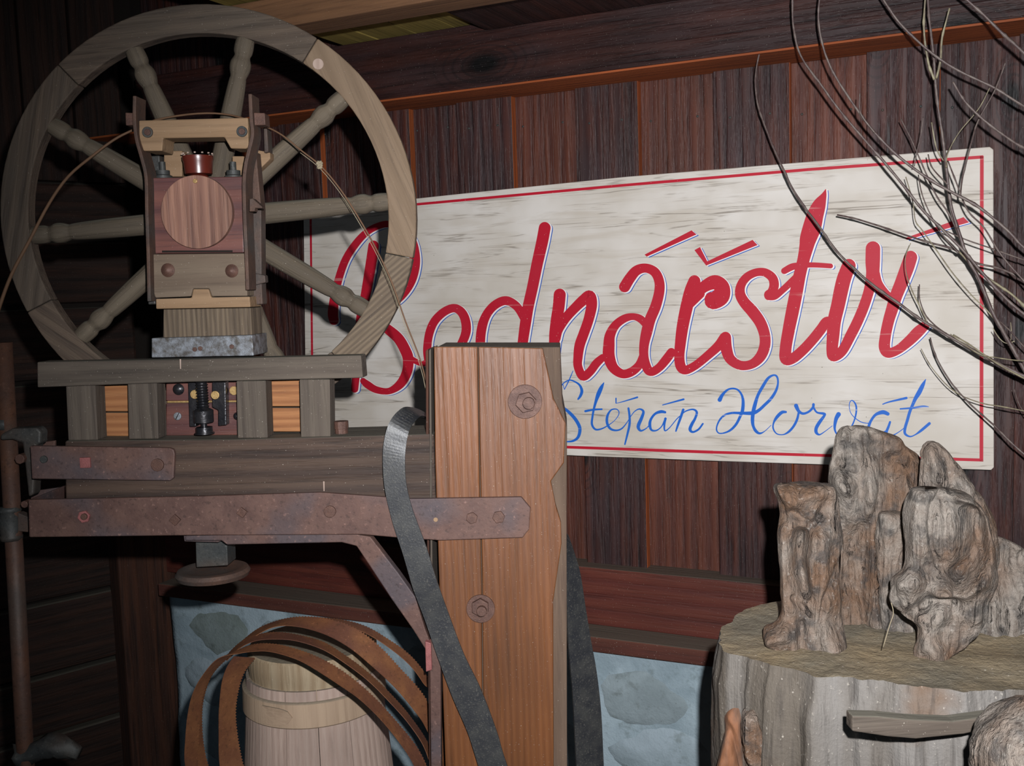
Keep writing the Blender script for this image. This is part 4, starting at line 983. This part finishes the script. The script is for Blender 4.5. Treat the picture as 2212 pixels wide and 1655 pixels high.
o = loft('root_wood', Z8([(347,500,640),(352,470,720),(368,462,742),(400,472,752),(440,492,757),(500,502,765),(560,482,775),(650,480,780),(750,488,770),(850,492,775),(930,500,780),(990,480,788),(1030,425,798),(1070,415,805),(1105,440,808),(1135,560,800),(1150,640,780)]), 0, dA, m_root, ratio=.5, seed=1, amp=.010, sculpt=[
  (Zs((480,370),(560,430)), 22, .018), (Zs((640,400),(740,380)), 20, .012), (Zs((600,600),(590,720),(620,850)), 17, -.030), (Zs((690,620),(700,760),(720,900)), 26, .018),
  (Zs((530,560),(520,760),(530,920)), 20, .010), (Zs((640,700),(650,850)), 7, .014), (Zs((440,1060),(520,1040)), 20, .022), (Zs((600,1000),(600,1130)), 8, -.012), (Zs((700,1000),(760,1110)), 20, .020), (Zs((560,880),(640,960)), 7, -.010), (Zs((560,480),(640,540)), 9, -.010)])
tag(o, 'gnarled pale root standing upright at the left of the stump top', 'root')
rb = thing('root_wood', 'tallest gnarled root piece with rounded top and a peak on the stump', 'root', zhit(1900, 1350, zs))
loft('root_body', Z8([(84,800,890),(92,780,925),(110,768,965),(140,758,1040),(180,752,1090),(230,745,1150),(300,735,1185),(360,738,1190),(440,760,1180),(540,770,1150),(640,772,1080),(750,770,990),(850,770,955),(950,778,960),(1040,795,968),(1060,820,960)]), 0, dB, m_root, rb, ratio=.34, seed=2.3, amp=.011, sculpt=[
  (Zs((800,120),(900,150)), 20, .015), (Zs((760,330),(800,370)), 18, .022), (Zs((770,260),(830,290)), 12, -.012), (Zs((1000,250),(1010,500)), 10, -.010), (Zs((900,180),(920,420)), 12, .010), (Zs((1120,260),(1110,420)), 14, .014),
  (Zs((850,600),(860,1000)), 40, -.020), (Zs((940,650),(930,1000)), 14, .012)])
loft('root_spur', Z8([(480,965,1085),(500,955,1095),(600,945,1100),(750,945,1090),(880,950,1110),(960,960,1150),(1020,970,1165),(1075,985,1160),(1085,1020,1150)]), 0, dD+.03, m_root, rb, ratio=.4, seed=4.1, amp=.008)
rc = thing('root_wood', 'hollow twisted root piece leaning at the front right of the stump', 'root', zhit(2020, 1430, zs))
loft('root_peak', Z8([(157,1188,1215),(165,1175,1238),(200,1150,1268),(260,1142,1300),(330,1140,1350),(400,1140,1420),(480,1130,1478),(600,1120,1500),(720,1110,1500),(850,1120,1470),(950,1150,1440),(1020,1160,1400)]), 0, dC+.05, m_root, rc, ratio=.34, seed=5.7, amp=.010, sculpt=[(Zs((1200,200),(1230,330)), 14, .014), (Zs((1330,340),(1440,460),(1485,600)), 14, .012)])
loft('root_body', Z8([(368,1135,1220),(376,1112,1290),(400,1103,1350),(450,1088,1410),(520,1082,1450),(600,1085,1470),(680,1076,1480),(740,1058,1480),(790,1018,1470),(850,1004,1450),(905,1010,1440),(950,1050,1440),(990,1120,1430),(1020,1158,1410),(1070,1152,1370),(1110,1128,1345),(1160,1118,1300),(1192,1135,1260),(1197,1170,1220)]), 0, dC, m_root, rc, ratio=.42, seed=7.9, amp=.013, sculpt=[
  (Zs((1395,500),(1410,600),(1390,720),(1340,780)), 26, -.045), (Zs((1330,400),(1400,430),(1460,500),(1475,600),(1475,700),(1440,800),(1350,850),(1240,850)), 16, .028),
  (Zs((1150,400),(1150,650)), 26, .016), (Zs((1260,450),(1270,720)), 9, -.012), (Zs((1050,800),(1120,800)), 26, .022), (Zs((1100,960),(1200,900),(1300,900)), 16, -.018), (Zs((1180,1100),(1260,1160)), 18, .014)])
o = loft('root_wood', Z8([(600,1500,1530),(620,1495,1570),(680,1490,1660),(760,1480,1720),(850,1470,1760),(930,1440,1790),(1000,1420,1800),(1060,1390,1800),(1100,1380,1790),(1115,1400,1770)]), 0, dC+.11, m_root, ratio=.5, seed=9.2, amp=.012)
tag(o, 'dark low root mass at the right edge behind the twisted root', 'root')
# thread hanging
th = tube('dry_stalk', [EYE+ray(x, y)*((dC-.05)/ray(x, y).dot(cf)) for x, y in ((1925,1302),(1930,1325),(1922,1350),(1908,1398))], .0007, m_string, None, 6, sub=3)
tag(th, 'thin pale dry stalk hanging from the twisted root down to the stump', 'stalk')
# slat lying against the stump
SLP = Plane(EYE+ray(2000, 1575)*(1.335/ray(2000, 1575).dot(cf)), -3)
o = prism('batten', Z(2.135, 1450, 880)([(835,1425),(960,1428),(1100,1442),(1300,1450),(1500,1422),(1700,1395),(1720,1430),(1520,1468),(1350,1508),(1130,1530),(1000,1520),(835,1495)]), SLP, 0, .022, m_comb, None, 'u', .002)
tag(o, 'thin grey wooden batten lying across the front of the stump', 'slat')
# boulder bottom right
bc = EYE + ray(2262, 1648)*(1.20/ray(2262, 1648).dot(cf)); br = 152*1.20/FPX
bm = bmesh.new(); bmesh.ops.create_icosphere(bm, subdivisions=5, radius=1)
for v in bm.verts:
    d = v.co.normalized(); v.co = d*br*(1+.10*noise.noise(d*1.6)+.035*noise.noise(d*6)+.012*noise.noise(d*22)); v.co.z *= .98
me = bpy.data.meshes.new('boulder'); bm.to_mesh(me); bm.free(); me.materials.append(m_root)
for p in me.polygons: p.use_smooth = True
bo = bpy.data.objects.new('wood_burl', me); link(bo, None, Matrix.Translation(bc)); tag(bo, 'rounded grey brown wood burl in the lower right corner before the stump', 'burl')
# support block under the burl (out of frame)
box_ = lathe('chopping_block', Vector((bc.x, bc.y, FZ)), Vector((0, 0, 1)), [(0, .09), (.3, .085), (bc.z-FZ-br*.9, .08)], m_stump, None, 40)
tag(box_, 'round grey chopping block under the wood burl below the lower right corner', 'block')
# burl hollow with orange bark on the stump side
def stump_feature(name, rows_, depth, mat, amp, ratio, seed):
    return loft(name, rows_, 0, depth, mat, stump, ratio=ratio, amp=amp, seed=seed)
dS = 1.60
stump_feature('orange_bark', Z8([(1290,330,380),(1340,290,400),(1400,255,385),(1480,240,360),(1560,225,350),(1660,205,350),(1800,190,350),(1950,200,330)]), 1.60, m_bark, .010, .22, 11.3)
stump_feature('knot_hollow', Z8([(1370,360,400),(1400,345,430),(1450,335,455),(1520,335,468),(1600,350,470),(1660,375,465),(1750,380,460),(1850,400,440)]), 1.565, m_root, .018, .3, 12.9)

# ------------------------------------------------------------------ branches
TA, TB = Z(3.31, 1600, 0), Z(3.31, 1600, 450)
def twig(pts, w0, w1, r0, r1, name='twig', parent=None, mat=None):
    n = len(pts); out = []; rr = []
    for i, p in enumerate(pts):
        t = i/(n-1); out.append(SG.hit(p[0], p[1], w0+(w1-w0)*t)); rr.append((r0+(r1-r0)*t)*2.3/FPX)
    q = crom([Vector((p.x, p.y, p.z, r)) for p, r in zip(out, rr)], 6)
    P3 = [Vector(v[:3]) for v in q]; R3_ = [v[3] for v in q]
    # small nodes along the twig
    for i in range(5, len(R3_)-1, 9): R3_[i] *= 1.35
    return tube(name, P3, R3_, mat or m_twig, parent, 7, wob=.3)
def branch(label, main, w0, w1, r0, r1, sides=(), mat=None):
    t = thing('branch', label, 'branch', SG.hit(main[-1][0], main[-1][1], w1), 'dry branches in front of the sign')
    twig(main, w0, w1, r0, r1, 'stem', t, mat)
    for s in sides: twig(s[0], s[1], s[2], s[3], s[4], 'twig', t, s[5] if len(s) > 5 else mat)
    return t
X = lambda *p: list(p)
branch('long thin branch curving from top past the tall letter t to the lower right', TA([(235,155),(205,215),(150,330),(115,470),(105,600),(125,760),(185,930),(240,1070),(300,1200),(370,1350),(470,1500),(575,1640)])+TB([(680,300),(830,450),(960,560),(1130,680),(1280,790),(1430,880),(1620,990),(1800,1090),(2026,1200),(2300,1330)]), .10, .22, 1.7, 3.6,
   [(TB([(1278,545),(1280,650),(1320,760),(1380,830),(1480,905)]), .12, .19, 1.0, 1.8), (TB([(1215,250),(1178,350),(1185,470),(1230,600),(1280,700),(1330,810)]), .13, .18, .8, 1.4, m_twig2),
    (TB([(1500,900),(1700,1040),(1830,1068),(1950,1085),(2030,1090),(2200,1080)]), .2, .3, 1.0, 1.5, m_twig2), (TB([(1520,905),(1650,985),(1850,1120),(2026,1215),(2250,1330)]), .19, .27, 1.5, 2.2, m_twig2)])
branch('bare branch curving from above the beam down behind the right acute accent', TA([(372,-60),(370,40),(378,200),(430,400),(570,600),(700,780),(860,970),(1000,1130),(1150,1310),(1300,1500),(1440,1640)])+TB([(1590,300),(1700,430),(1850,600),(2030,760),(2250,900)]), .30, .24, 2.0, 3.4)
branch('bare branch from the top dropping right across the sign corner', TA([(570,-60),(555,100),(570,250),(610,400),(680,550),(830,780),(960,950),(1120,1110),(1300,1250),(1500,1370),(1700,1480),(1900,1640)])+TB([(2030,285),(2250,430)]), .34, .28, 1.9, 3.4,
   [(TA([(852,665),(850,780),(880,850),(960,950)]), .34, .32, 1.2, 1.6)])
branch('straight branch slanting across the beam end at the upper right', TA([(990,-50),(1080,90),(1160,190),(1330,350),(1530,490),(1800,620),(1960,720),(2080,790),(2300,900)]), .32, .26, 2.2, 2.8)
branch('thick pale branch cutting the top right corner', TA([(1560,-50),(1720,90),(1850,220),(1950,310),(2080,430),(2250,600)]), .40, .34, 2.6, 3.2)
branch('short branch starting under the beam and leaving at the right edge', TA([(1518,585),(1600,720),(1740,860),(1900,980),(2026,1060),(2250,1180)]), .36, .3, 2.2, 2.6)
branch('dark upright forked branch crossing the sign corner with many side twigs', TA([(1335,-60),(1350,150),(1380,400),(1390,560),(1410,760),(1440,950),(1470,1200),(1500,1450),(1540,1600)])+TB([(1560,170),(1620,350),(1700,500),(1790,720),(1870,870),(1950,1010),(2026,1150),(2200,1450)]), .26, .2, 2.4, 4.0,
   [(TA([(1322,-40),(1310,200),(1340,440),(1385,570)]), .28, .26, 2.0, 2.6, m_twig2), (TA([(1495,58),(1440,270),(1430,420),(1400,560)]), .30, .26, 1.8, 2.4, m_twig2),
    (TA([(1892,450),(1820,640),(1700,860),(1650,1020),(1590,1250),(1570,1400)]), .34, .24, 1.2, 2.0),
    (TA([(1780,630),(1700,780),(1560,950),(1480,1100),(1470,1200)]), .30, .25, .9, 1.4, m_twig2),
    (TA([(1145,850),(1230,1020),(1320,1230),(1400,1400),(1500,1550)])+TB([(1600,300)]), .2, .22, 1.4, 1.8),
    (TA([(1270,1250),(1300,1400),(1370,1560)])+TB([(1450,200),(1560,320)]), .18, .22, 1.2, 1.6),
    (TA([(1340,1105),(1370,1200),(1480,1320)]), .2, .24, 1.2, 1.6), (TA([(1180,1265),(1230,1440),(1250,1580)])+TB([(1300,160),(1400,300),(1520,470),(1640,610),(1760,730),(1860,850)]), .16, .2, 1.0, 1.5, m_twig2),
    (TA([(1305,835),(1290,960),(1260,1090),(1240,1190)]), .22, .22, 1.0, 1.2), (TA([(1365,875),(1400,1060),(1450,1150)]), .25, .24, 1.3, 1.6, m_twig2),
    (TA([(1480,1150),(1540,1300),(1620,1500)])+TB([(1740,140),(1860,330),(2026,520),(2200,700)]), .24, .3, 1.4, 2.0)])
branch('thin straight twig pointing left from the upright branch over bare cream paint', TB([(690,48),(820,75),(1000,130),(1170,190),(1350,245),(1540,300),(1680,390),(1850,430),(2026,510),(2250,640)]), .12, .22, 1.9, 2.6,
   [(TB([(1560,310),(1700,450),(1850,555),(1950,625),(2040,710),(2250,900)]), .2, .24, 2.2, 2.8, m_twig2), (TB([(1400,130),(1600,220),(1800,290),(2026,370),(2200,430)]), .2, .26, 1.2, 1.8)])
branch('lowest bare twig rising beside the last letter of the name', TB([(1355,925),(1400,1070),(1500,1240),(1620,1380),(1740,1490),(1830,1570),(1960,1700),(2200,1900)]), .10, .2, 1.5, 2.2,
   [(TB([(1290,1005),(1360,1130),(1480,1270),(1600,1350),(1750,1400),(1850,1415),(2026,1450),(2250,1500)]), .09, .2, .9, 1.5, m_twig2)])
branch('small curled pale twigs just right of the sign edge', TB([(1855,810),(1930,880),(2026,990),(2200,1150)]), .2, .24, 1.2, 1.6, [(TB([(1805,860),(1850,930),(1900,965),(1960,950)]), .2, .2, 1.0, 1.0, m_twig2), (TB([(1930,815),(1935,880),(1932,945)]), .2, .2, .8, .8, m_twig2), (TB([(1955,1290),(1990,1400),(2040,1480)]), .15, .18, .9, 1.2)])
